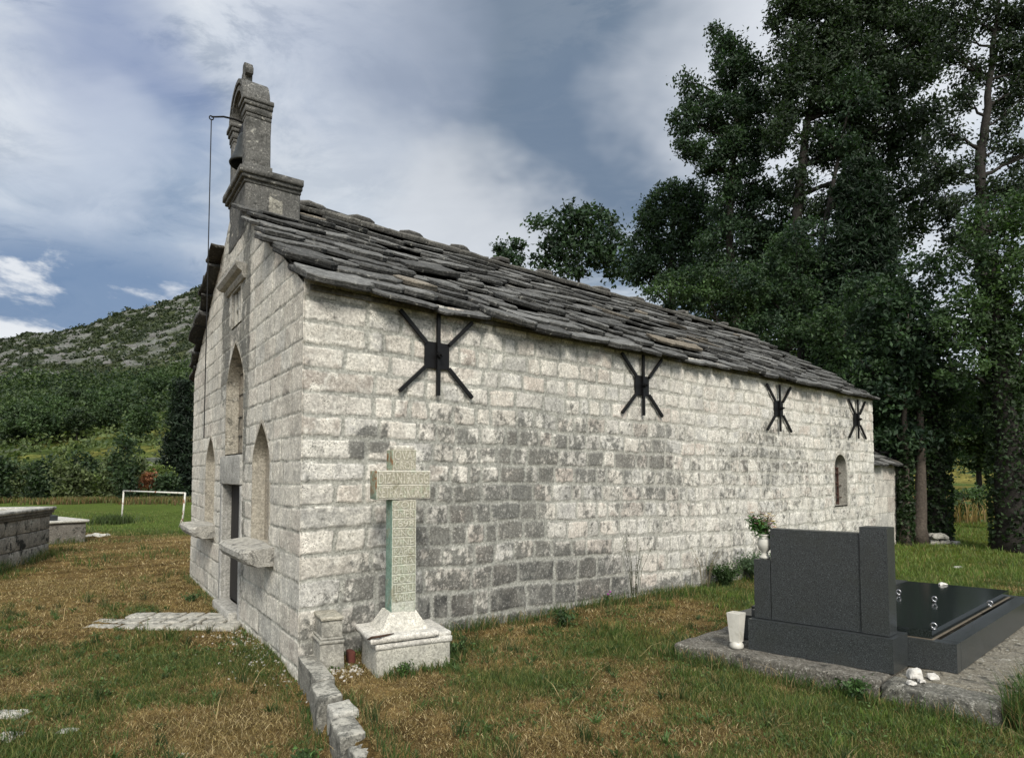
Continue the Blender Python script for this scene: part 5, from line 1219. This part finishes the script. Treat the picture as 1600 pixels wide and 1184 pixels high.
# trees further back closing the view between the stems
for i, (px, Y, top, w, lab) in enumerate(((1390, 34, 560, 60, 'background tree seen between the apse and the brown trunk'), (1455, 38, 590, 60, 'background tree behind the ivy-wrapped trunk'), (1530, 36, 610, 60, 'background tree in the gap left of the thick ivy-clad trunk'), (1610, 34, 560, 60, 'background tree at the right edge behind the thick trunk'), (1300, 30, 480, 80, 'background tree behind the dark cypress'), (1180, 30, 430, 80, 'background tree behind the tall pointed tree'))):
    R = random.Random(i+5); lst = [(px+R.uniform(-1, 1)*w*0.8, top+R.uniform(0, 1)*(735-top)*0.85, R.uniform(22, 40), R.uniform(18, 34)) for _ in range(16)]
    tree('background_tree', lab, 'tree', GR, G0(aty(px, 800, Y)), [aty(px, top+30, Y)], Bs(Y, *lst), 60+i, 0.24, 0.42, 34, 1.1, (0.028, 0.052, 0.022), (0.085, 0.130, 0.040), 0.18)
for i, (px, py, h, lab) in enumerate(((1497, 815, 50, 'small leaning fruit tree in the meadow, left of its twin'), (1527, 812, 56, 'bushy little fruit tree in the meadow, right of its twin'))):
    p = atz(px, py); tree('meadow_tree', lab, 'tree', 'small trees in the meadow beyond the grove', G0(p), [aty(px+3, py-h*0.5, p.y)], Bs(p.y, (px, py-h*0.55, 13, 12), (px+8, py-h*0.8, 12, 10), (px-9, py-h*0.75, 11, 10), (px+2, py-h*0.4, 12, 8)), 70+i, 0.14, 0.26, 26, 0.9, (0.035, 0.065, 0.025), (0.07, 0.12, 0.04), 0.06)
# left: dark conifer, shrubs at the field edge, dry orange bush
Yc = 52; b = Vector((*aty(284, 700, Yc)[:2], -0.6)); cb = []
for py in range(604, 780, 13): w = 5+25*((py-594)/175.)**0.7; cb.append(bl(284+3*math.sin(py), py, w, 12, Yc))
tree('dark_conifer', 'tall dark conifer touching the left edge of the church facade', 'conifer', None, b, [aty(284, 604, Yc)], cb, 80, 0.42, 0.55, 34, 1.8, (0.008, 0.017, 0.010), (0.018, 0.034, 0.016), 0.3, False, 0.6, asp=0.35, up=-0.4)
SG_ = 'shrubs at the far edge of the football field'
SH = [(-16, 738, 36, 30, 0), (28, 746, 30, 24, 1), (68, 740, 30, 28, 0), (112, 748, 30, 22, 1), (136, 738, 22, 28, 0), (152, 756, 22, 14, 2), (178, 738, 13, 28, 1), (196, 722, 14, 40, 0), (214, 742, 13, 24, 1), (248, 744, 18, 16, 2), (262, 752, 14, 12, 0), (165, 766, 16, 9, 1)]
SL_ = ['dark green shrub', 'olive green shrub', 'yellow-green shrub']; SP = ['cut by the left edge of the photo', 'above the ashlar tomb', 'above the gap between the two tombs', 'above the low rubble tomb', 'midway between the tombs and the goal', 'left of the goal, low and rounded', 'tall, just left of the goal', 'tall and narrow over the left goal post', 'over the left part of the crossbar', 'over the right goal post', 'beside the dark conifer', 'low, nearest the goal on its left']
for i, (px, py, rx, ry, k) in enumerate(SH):
    Y = 45+1.6*((i*5) % 7); base = Vector((*aty(px, 780, Y)[:2], -0.6)); R = random.Random(i+90); lst = [(px, py, rx*0.8, ry*0.8)]+[(px+R.uniform(-.7, .7)*rx, py+R.uniform(-.8, .8)*ry, rx*0.45, ry*0.4) for _ in range(6)]+[(px+R.uniform(-.5, .5)*rx, 770, rx*0.6, 14) for _ in range(3)]
    tree('field_shrub', SL_[k]+' '+SP[i], 'shrub', SG_, base, [aty(px, py, Y)], Bs(Y, *lst), 90+i, 0.30, 0.55, 30, 1.2, [(0.018, 0.034, 0.016), (0.044, 0.062, 0.024), (0.065, 0.095, 0.028)][k], [(0.045, 0.075, 0.030), (0.095, 0.120, 0.046), (0.135, 0.180, 0.050)][k], 0.08)
Y = 47; base = Vector((*aty(232, 780, Y)[:2], -0.6)); tree('dry_bush', 'dead orange-brown bush behind the goal crossbar', 'bush', None, base, [aty(232, 752, Y)], Bs(Y, (230, 748, 10, 8), (236, 757, 9, 9), (226, 756, 8, 8), (234, 744, 7, 6)), 110, 0.22, 0.4, 34, 1.6, (0.16, 0.065, 0.030), (0.32, 0.14, 0.07), 0.08)
# lower slope trees: each crown its own tree
ORD = ['outermost on the left']+['%s from the left' % w for w in ('second', 'third', 'fourth', 'fifth', 'sixth', 'seventh', 'eighth', 'ninth', 'tenth', 'eleventh', 'twelfth')]+['closest to the church']
LG = 'trees on the lower slope of the hill'
for i in range(26):
    if i < 13 and i % 2: continue
    R = random.Random(i+300); px = -30+ (i % 13)*25+R.uniform(-8, 8); row = i//13; Y = (98, 126)[row]+R.uniform(-6, 6); a = (px-800)/F; x = a*Y; z0 = float(hillz(x, Y))
    r_ = R.uniform(2.2, 3.6); c = Vector((x, Y, z0+r_*1.1)); lst = [((c.x+R.uniform(-.5, .5)*r_, c.y+R.uniform(-.5, .5)*r_, c.z+R.uniform(-.5, .6)*r_), (r_*0.6,)*3) for _ in range(6)]
    v = R.uniform(0.7, 1.3); tree('slope_tree', 'green tree, %s row on the rocky hill\'s lower slope, %s' % (('front', 'back')[row], ORD[i//2 if row == 0 else i-13]), 'tree', LG+', %s row' % ('front', 'back')[row], Vector((x, Y, z0-0.3)), [c], lst, 310+i, 0.50, 0.8, 22, 1.1, (0.022*v, 0.042*v, 0.018*v), (0.055*v, 0.090*v, 0.030*v), 0.15)
# scrub and wood covering the hill
def hill_cover(name, label, n, alo, ahi, tlo, thi, rlo, rhi, keepf, cbase, chi, seed, cards, flat=0.7):
    R = np.random.RandomState(seed); a = R.uniform(alo, ahi, n); y = 54+350*np.sqrt(R.uniform(tlo**2, thi**2, n)); x = a*y; k = keepf(x, y, R); x, y = x[k], y[k]; z = hillz(x, y); m = len(x)
    r_ = R.uniform(rlo, rhi, m)*(0.7+0.6*R.rand(m)); tone = R.rand(m)
    d = R.normal(size=(m, cards, 3)); d /= np.linalg.norm(d, axis=2, keepdims=True); d[:, :, 2] = np.abs(d[:, :, 2])*flat*1.5
    P = np.stack([x, y, z], 1)[:, None, :]+d*(r_[:, None, None]*(0.55+0.5*R.rand(m, cards, 1))); tn = np.clip(np.repeat(tone[:, None], cards, 1)+R.normal(size=(m, cards))*0.15, 0, 1)
    P = P.reshape(-1, 3); sz = 0.30+P[:, 1]*0.0032
    col = greens(tn.ravel(), cbase, chi, seed, 0.3); V, q, c = leaf_quads(P, 1.0, col, seed, 0.5, 0.7)
    cen = np.repeat(P, 4, 0); V = cen+(V-cen)*np.repeat(sz, 4)[:, None]
    o = mesh_obj(name, V, q, M_LEAF, None, c); tag(o, label, 'scrub', kind='stuff')
def k_scrub(x, y, R):
    z = hillz(x, y); rk = fbm(x*0.09, y*0.05+z*0.14, 0, 95, 7, 0.68); return (rk < 0.515) | (R.rand(len(x)) < 0.16)
hill_cover('hill_wood', 'dense green wood covering the foot of the rocky hill', 2300, -1.15, -0.35, 0.19, 0.38, 2.6, 5.2, lambda x, y, R: R.rand(len(x)) < 1.0, (0.014, 0.030, 0.014), (0.072, 0.108, 0.036), 400, 60)
hill_cover('hill_scrub', 'scattered dark scrub between the pale rocks of the upper hill', 6500, -1.15, -0.35, 0.34, 1.03, 0.8, 2.4, k_scrub, (0.024, 0.036, 0.020), (0.058, 0.075, 0.034), 401, 18)
hill_cover('terrace_scrub', 'low green bushes on the grassy terraces beyond the field', 750, -1.15, -0.42, 0.01, 0.22, 0.6, 2.1, lambda x, y, R: R.rand(len(x)) < 0.8, (0.040, 0.065, 0.022), (0.120, 0.155, 0.050), 402, 30)
hill_cover('distant_hedges', 'distant hedges and trees closing the meadow on the right', 1500, 0.45, 1.15, 0.10, 0.9, 1.8, 3.6, lambda x, y, R: fbm(x*0.03, y*0.05, 0, 55, 3) > 0.47, (0.030, 0.052, 0.024), (0.075, 0.110, 0.040), 403, 34)
# pale outcrops on the hill: rough rocks among the scrub
R = np.random.RandomState(77); mb = MB(); cnt = 0
while cnt < 700:
    a = R.uniform(-0.95, -0.45); y = 54+350*R.uniform(0.3, 1.0)**0.7; x = a*y; z = float(hillz(x, y)); rk = float(fbm(x*0.09, y*0.05+z*0.14, 0, 95, 7, 0.68))
    if rk < 0.51: continue
    cnt += 1; s = R.uniform(0.5, 1.8); v = R.uniform(0.6, 1.0)
    V, Fc = stone(Vector((x-s, y-s/2, z-0.4)), Vector((1, 0, 0)), Vector((0, 1, 0)), UP, (s*2, s, s*0.55+0.5), s*0.15, s*0.5, s*0.22, 0.9, cnt, 0.3); mb.add(V, Fc, (0.19*v, 0.19*v, 0.187*v))
o = mb.build('rock_outcrops', M_ROCKW if False else M_SLAB, None); tag(o, 'pale limestone outcrops breaking through the scrub of the hill', 'rock', kind='stuff')

# grass ----------------------------------------------------------------------
def inside_poly(x, y, poly):
    c = np.zeros(len(x), bool); n = len(poly)
    for i in range(n):
        x0, y0 = poly[i]; x1, y1 = poly[(i+1) % n]
        m = ((y0 > y) != (y1 > y)) & (x < (x1-x0)*(y-y0)/((y1-y0)+1e-12)+x0); c ^= m
    return c
xy = lambda v: (v.x, v.y)
BLOCK = [[xy(cA-NF*0+Vector((0, 0, 0))), xy(cB), xy(cB+Wf*LS), xy(cC)], [xy(tpt(-0.5, -0.18, 0)), xy(tpt(1.6, -0.18, 0)), xy(tpt(1.6, 3.1, 0)), xy(tpt(-0.5, 3.1, 0))],
         [xy(ppt(0, 0, 0)), xy(ppt(PW, 0, 0)), xy(ppt(PW, 0.44, 0)), xy(ppt(0, 0.44, 0))], [xy(KP-KN*0.02), xy(KP+KN*0.10), xy(KP+KN*0.10+KD*2.3), xy(KP-KN*0.02+KD*2.3)],
         [xy(sb0), xy(sb0+SE*0.185), xy(sb0+SE*0.185+SG*0.3), xy(sb0+SG*0.3)],
         [xy(c1), xy(c1+d1*4.6), xy(c1+d1*4.6+n1_*2.4), xy(c1+n1_*2.4)], [xy(c2), xy(c2+f2*2.2), xy(c2+f2*2.2+g2*1.7), xy(c2+g2*1.7)],
         [xy(st0), xy(st0+dirp*1.45), xy(st0+dirp*1.45+nrmp*0.7), xy(st0+nrmp*0.7)], [xy(aP), xy(aP+Wf*2.6), xy(aP+Wf*2.6+Uf*5), xy(aP+Uf*5)]]
def free(x, y):
    k = np.ones(len(x), bool)
    for p in BLOCK: k &= ~inside_poly(x, y, p)
    return k
def blades(x, y, h, w, lean, col, seed, z=None):
    R = np.random.RandomState(seed); n = len(x); a = R.rand(n)*6.283; b = R.rand(n)*6.283
    if z is None: z = gz(x, y)
    dx, dy = np.cos(a)*w/2, np.sin(a)*w/2; lx, ly = np.cos(b)*lean*h, np.sin(b)*lean*h
    up = np.sqrt(np.clip(1-lean**2*0.8, 0.05, 1))*h
    V = np.empty((n, 5, 3)); z = z-0.008
    V[:, 0] = np.stack([x-dx, y-dy, z], 1); V[:, 1] = np.stack([x+dx, y+dy, z], 1)
    V[:, 2] = np.stack([x+dx*0.8+lx*0.35, y+dy*0.8+ly*0.35, z+up*0.62], 1); V[:, 3] = np.stack([x-dx*0.8+lx*0.35, y-dy*0.8+ly*0.35, z+up*0.62], 1)
    V[:, 4] = np.stack([x+lx, y+ly, z+up], 1)
    i = np.arange(n)[:, None]*5; q = i+np.array([[0, 1, 2, 3]]); t = i+np.array([[3, 2, 4]])
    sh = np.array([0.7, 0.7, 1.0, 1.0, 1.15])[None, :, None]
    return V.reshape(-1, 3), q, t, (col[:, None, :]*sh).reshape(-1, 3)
def grass_cols(x, y, R, dryk=0.0):
    n = len(x); g = greenness(x, y)-dryk; pick = R.rand(n)
    isg = pick < sstep(0.22, 0.72, g)
    v = (0.55+0.9*R.rand(n))[:, None]
    dryc = np.where((R.rand(n) < 0.45)[:, None], np.array([[0.320, 0.245, 0.110]]), np.array([[0.160, 0.114, 0.048]]))
    dryc = np.where((R.rand(n) < 0.14)[:, None], np.array([[0.52, 0.42, 0.24]]), dryc)
    lush = sstep(0.6, 0.95, g)[:, None]
    gc = np.array([[0.065, 0.100, 0.024]])*(1-lush)+np.array([[0.112, 0.160, 0.038]])*lush
    gc = np.where((R.rand(n) < 0.25)[:, None], np.array([[0.170, 0.170, 0.055]]), gc)
    return np.where(isg[:, None], gc, dryc)*v, isg
def wedge(n, y0, y1, R, k=1.2, pw=1.0):
    y = np.sqrt(R.uniform(y0**2, y1**2, n)); x = R.uniform(-k, k, n)*y; return x, y
def build_grass():
    R = np.random.RandomState(5); Vs, Qs, Ts, Cs = [], [], [], []; off = 0
    def put(V, q, t, c):
        nonlocal off
        Vs.append(V); Qs.append(q+off); Ts.append(t+off); Cs.append(c); off += len(V)
    for (n, y0, y1, hl, hh, w) in ((330000, 2.9, 5.5, 0.018, 0.062, 0.0034), (240000, 5.5, 9.5, 0.025, 0.070, 0.0052), (116000, 9.5, 18, 0.04, 0.09, 0.010), (76000, 18, 34, 0.05, 0.10, 0.02)):
        x, y = wedge(n, y0, y1, R); k = free(x, y); x, y = x[k], y[k]; n = len(x)
        col, isg = grass_cols(x, y, R); dens = fbm(x*3, y*3, 0, 31, 3)
        h = (hl+(hh-hl)*R.rand(n))*np.where(isg, 1.15, 0.75)*(0.6+0.8*dens); lean = np.where(isg, 0.25+0.5*R.rand(n), 0.55+0.42*R.rand(n))
        put(*blades(x, y, h, w*(0.6+0.8*R.rand(n)), lean, col, 50+len(Vs)))
    # upright green tufts
    for (nt, y0, y1, per, hl, hh, w, sp) in ((2400, 2.9, 5.8, 34, 0.03, 0.085, 0.0035, 0.035), (1950, 5.8, 10.5, 22, 0.06, 0.14, 0.006, 0.05), (1500, 10.5, 20, 14, 0.08, 0.15, 0.012, 0.08)):
        x, y = wedge(nt, y0, y1, R); g = greenness(x, y); k = (R.rand(nt) < sstep(0.2, 0.75, g)*1.0) & free(x, y); x, y = x[k], y[k]; m = len(x)
        hs_ = np.repeat(0.6+0.8*R.rand(m), per); X = np.repeat(x, per)+R.normal(size=m*per)*sp; Y = np.repeat(y, per)+R.normal(size=m*per)*sp; kk = free(X, Y); v = np.repeat(0.6+0.8*R.rand(m), per)[:, None]
        rt = sstep(0.5, 2.5, X)[:, None]*0.8; c = (np.array([[0.055, 0.092, 0.022]])*(1-rt)+np.array([[0.115, 0.180, 0.032]])*rt)*v*(0.7+0.6*R.rand(m*per, 1)); c = np.where(R.rand(m*per, 1) < 0.12, np.array([[0.28, 0.21, 0.09]]), c)
        put(*blades(X[kk], Y[kk], ((hl+(hh-hl)*R.rand(m*per))*hs_)[kk], np.full(kk.sum(), w), (0.15+0.6*R.rand(m*per))[kk], c[kk], 90+len(Vs)))
    # taller growth along walls, kerb and platform
    lines = [(spt(0.9, 0, 0.05), spt(6.5, 0, 0.10), 2600, 0.10), (spt(1.6, 0, 0.1), spt(5.0, 0, 0.3), 1500, 0.12), (tpt(-0.6, -0.28, 0), tpt(1.6, -0.30, 0), 1500, 0.10), (tpt(1.72, -0.2, 0), tpt(1.75, 0.6, 0), 2600, 0.24), (ppt(PW+0.05, 0, 0), ppt(PW+0.08, 0.4, 0), 500, 0.11), (ppt(0.0, -0.05, 0), ppt(PW, -0.06, 0), 700, 0.08),
             (fpt(0.0, 0, 0.06), fpt(6, 0, 0.05), 1500, 0.06), (c1+Vector((0.12, 0, 0)), c1+d1*4+Vector((0.15, 0, 0)), 1500, 0.18), (c2+Vector((0.1, -0.1, 0)), c2+f2*2+Vector((0, -0.12, 0)), 700, 0.15), (KP-KN*0.08+KD*0.2, KP-KN*0.08+KD*2.2, 900, 0.08), (KP+KN*0.16+KD*0.9, KP+KN*0.16+KD*2.2, 500, 0.08)]
    for (p, q, n, hh) in lines:
        t = R.rand(n); cl = fbm(t*9, 0*t, 0, int(n), 3); t = t[cl > 0.42]; n = len(t); x = p.x+(q.x-p.x)*t+R.normal(size=n)*0.05; y = p.y+(q.y-p.y)*t+R.normal(size=n)*0.05; k = free(x, y); x, y = x[k], y[k]; n = len(x)
        c = np.array([[0.050, 0.088, 0.022]])*(0.6+0.9*R.rand(n, 1)); c = np.where(R.rand(n, 1) < 0.2, np.array([[0.26, 0.19, 0.09]]), c); put(*blades(x, y, hh*(0.5+1.0*R.rand(n)), np.full(n, 0.005), 0.1+0.6*R.rand(n), c, 150+len(Vs)))
    # tall straw meadow behind the grove, dry fringe below the shrubs and round the goal posts
    x = R.uniform(7, 40, 26000); y = R.uniform(19.5, 34, 26000); c = np.array([[0.27, 0.19, 0.07]])*(0.55+0.8*R.rand(26000, 1)); c = np.where(R.rand(26000, 1) < 0.25, np.array([[0.12, 0.15, 0.04]]), c)
    put(*blades(x, y, 0.35+0.5*R.rand(26000), np.full(26000, 0.03), 0.1+0.4*R.rand(26000), c, 201))
    n = 14000; x = R.uniform(-44, -20, n); y = 41+5*fbm(x*0.12, 0*x, 0, 88, 3)+R.normal(size=n)*1.2; kk_ = fbm(x*0.35, y*0.35, 0, 77, 3) > 0.48; x, y = x[kk_], y[kk_]; n = len(x); c = np.array([[0.17, 0.115, 0.05]])*(0.5+0.9*R.rand(n, 1)); c = np.where(R.rand(n, 1) < 0.5, np.array([[0.09, 0.11, 0.03]]), c); put(*blades(x, y, 0.2+0.35*R.rand(n), np.full(n, 0.06), 0.1+0.4*R.rand(n), c, 202))
    n = 600; x = ga.x+R.normal(size=n)*0.35; y = ga.y-0.6+R.normal(size=n)*0.4; c = np.array([[0.05, 0.075, 0.022]])*(0.5+0.9*R.rand(n, 1)); put(*blades(x, y, 0.2+0.3*R.rand(n), np.full(n, 0.03), 0.2+0.4*R.rand(n), c, 203))
    # fallen straw
    n = 450; x, y = wedge(n, 2.9, 7, R); k = free(x, y) & (greenness(x, y) < 0.5); x, y = x[k], y[k]; n = len(x); c = np.array([[0.50, 0.38, 0.20]])*(0.6+0.7*R.rand(n, 1)); put(*blades(x, y, 0.10+0.22*R.rand(n), np.full(n, 0.003), np.full(n, 0.985), c, 204, z=gz(x, y)+0.03))
    # broad little leaves of clover and plantain between the blades
    n = 44000; x, y = wedge(n, 2.9, 9, R); k = free(x, y) & (fbm(x*2.2, y*2.2, 0, 64, 3) > 0.50) & (greenness(x, y) > 0.28); x, y = x[k], y[k]; n = len(x)
    x = np.repeat(x, 2)+R.normal(size=2*n)*0.012; y = np.repeat(y, 2)+R.normal(size=2*n)*0.012
    V, q, c = leaf_quads(np.stack([x, y, gz(x, y)+0.006+0.03*R.rand(2*n)], 1), 0.020, greens(R.rand(2*n), (0.045, 0.080, 0.022), (0.085, 0.130, 0.036), 6), 7, 1.2, 0.7)
    Vs.append(V); Qs.append(q+off); Cs.append(c); off += len(V)
    # flat rosettes of broader leaves, and a few coarse dark tufts
    n = 340; x, y = wedge(n, 3.0, 7.5, R); k = free(x, y) & (greenness(x, y) > 0.22); x, y = x[k], y[k]; n = len(x); m = 10
    X = np.repeat(x, m)+R.normal(size=n*m)*0.006; Y = np.repeat(y, m)+R.normal(size=n*m)*0.006; c = np.array([[0.050, 0.088, 0.026]])*np.repeat(0.7+0.7*R.rand(n), m)[:, None]*(0.7+0.6*R.rand(n*m, 1))
    put(*blades(X, Y, np.repeat(0.045+0.05*R.rand(n), m), np.full(n*m, 0.014), 0.55+0.4*R.rand(n*m), c, 211))
    n = 200; x, y = wedge(n, 3.0, 8, R); k = free(x, y); x, y = x[k], y[k]; n = len(x); m = 46; hh = np.repeat(0.07+0.10*R.rand(n), m)
    X = np.repeat(x, m)+R.normal(size=n*m)*0.022; Y = np.repeat(y, m)+R.normal(size=n*m)*0.022; c = np.array([[0.034, 0.062, 0.018]])*np.repeat(0.7+0.8*R.rand(n), m)[:, None]*(0.7+0.6*R.rand(n*m, 1)); c = np.where(R.rand(n*m, 1) < 0.2, np.array([[0.30, 0.23, 0.11]]), c)
    put(*blades(X, Y, hh*(0.5+0.7*R.rand(n*m)), np.full(n*m, 0.0042), 0.2+0.65*R.rand(n*m), c, 212))
    o = mesh_obj('grass', np.concatenate(Vs), [np.concatenate(Qs), np.concatenate(Ts)], M_GRASSB, None, np.concatenate(Cs)); tag(o, 'short grass, dry and brown on the left and greener to the right', 'grass', kind='stuff')
build_grass()
# weeds along the wall -------------------------------------------------------
def weed(name, label, p, h, w, nst, nl, leaf, colr, hi, seed, flower=None, cat='weed', group=None, leafup=0.3):
    R = np.random.RandomState(seed); base = Vector((p.x, p.y, float(gz(p.x, p.y)))); t = thing(name, tuple(base), label, cat, group); mb = MB(); tips = []; P = []
    for i in range(nst):
        a = R.rand()*6.28; l = R.rand()**0.6*w; hh = h*(0.6+0.4*R.rand()); tip = base+Vector((math.cos(a)*l, math.sin(a)*l, hh)); mid = base+Vector((math.cos(a)*l*0.4, math.sin(a)*l*0.4, hh*0.55)); V, Fc = tube([base+Vector((math.cos(a), math.sin(a), 0))*w*0.15, mid, tip], [0.003, 0.0025, 0.0012], 4); mb.add(V, Fc, colr); tips.append(tip)
        for _ in range(nl):
            f = R.rand()**0.8; q = (base.lerp(mid, f*2) if f < 0.5 else mid.lerp(tip, f*2-1)); P.append((q.x+R.normal()*leaf*0.7, q.y+R.normal()*leaf*0.7, q.z+R.normal()*leaf*0.5))
    mb.build('stem', M_LEAF, t)
    if P: P = np.array(P); V, q, c = leaf_quads(P, leaf, greens(R.rand(len(P)), colr, hi, seed), seed, leafup, 0.55); mesh_obj('leaves', V, q, M_LEAF, t, c)
    if flower:
        mb = MB()
        for tip in tips[:2]: V, Fc = stone(tip-Vector((0.012, 0.012, 0.0)), Vector((1, 0, 0)), Vector((0, 1, 0)), UP, (0.026, 0.026, 0.024), 0.012, 0.008, 0.004, 60, 1); mb.add(V, Fc, flower)
        mb.build('flower_head', M_PETAL, t)
GC = (0.035, 0.065, 0.022); GH = (0.075, 0.130, 0.040)
weed('wall_shrub', 'soft blue-green bushy weed at the wall directly left of the headstone', spt(6.75, 0, 0.20), 0.42, 0.46, 170, 26, 0.032, (0.050, 0.085, 0.046), (0.095, 0.15, 0.072), 1, cat='shrub')
weed('wall_shrub', 'darker round weed at the wall, left of the blue-green one', spt(5.85, 0, 0.18), 0.34, 0.28, 100, 22, 0.032, GC, (0.06, 0.11, 0.035), 2, cat='shrub')
weed('tall_weed', 'thin tall bare weed stalks against the wall under the second tie plate', spt(3.95, 0, 0.16), 0.80, 0.22, 12, 8, 0.022, (0.055, 0.060, 0.035), (0.07, 0.08, 0.04), 3)
weed('tall_weed', 'pale tall bare stalks against the wall left of the two round weeds', spt(5.45, 0, 0.14), 0.62, 0.26, 12, 4, 0.018, (0.20, 0.17, 0.11), (0.2, 0.18, 0.1), 4)
weed('thistle', 'small thistle with a purple flower head near the foot of the wall', atz(950, 962), 0.16, 0.05, 5, 12, 0.03, GC, GH, 5, (0.30, 0.06, 0.28))
weed('leafy_weed', 'leafy weed tuft under the right corner of the cross pedestal', ppt(PW+0.10, 0.12, 0), 0.20, 0.14, 26, 9, 0.028, GC, GH, 6)
weed('leafy_weed', 'small leafy plant growing in front of the cross pedestal', ppt(0.18, -0.07, 0), 0.12, 0.08, 16, 9, 0.028, GC, (0.09, 0.16, 0.04), 7)
weed('leafy_weed', 'green plant against the stone platform below the white rocks', tpt(0.86, -0.30, 0), 0.15, 0.12, 26, 10, 0.035, GC, (0.07, 0.14, 0.04), 8)
weed('leafy_weed', 'bright green clover clump at the bottom edge left of the kerb', atz(478, 1182), 0.10, 0.10, 26, 9, 0.028, GC, (0.08, 0.15, 0.04), 9)
weed('leafy_weed', 'dark green tuft in the turf midway between the cross and the grave', atz(880, 995), 0.15, 0.16, 40, 4, 0.05, (0.025, 0.05, 0.018), (0.05, 0.09, 0.028), 10)
weed('leafy_weed', 'green bush of weeds at the right edge beside the platform corner', tpt(1.78, 0.05, 0), 0.30, 0.22, 40, 8, 0.04, (0.03, 0.055, 0.02), GH, 11)
weed('leafy_weed', 'green weed growing on the left of the doorstep paving', atz(300, 940), 0.10, 0.14, 24, 6, 0.03, GC, (0.06, 0.11, 0.035), 12)
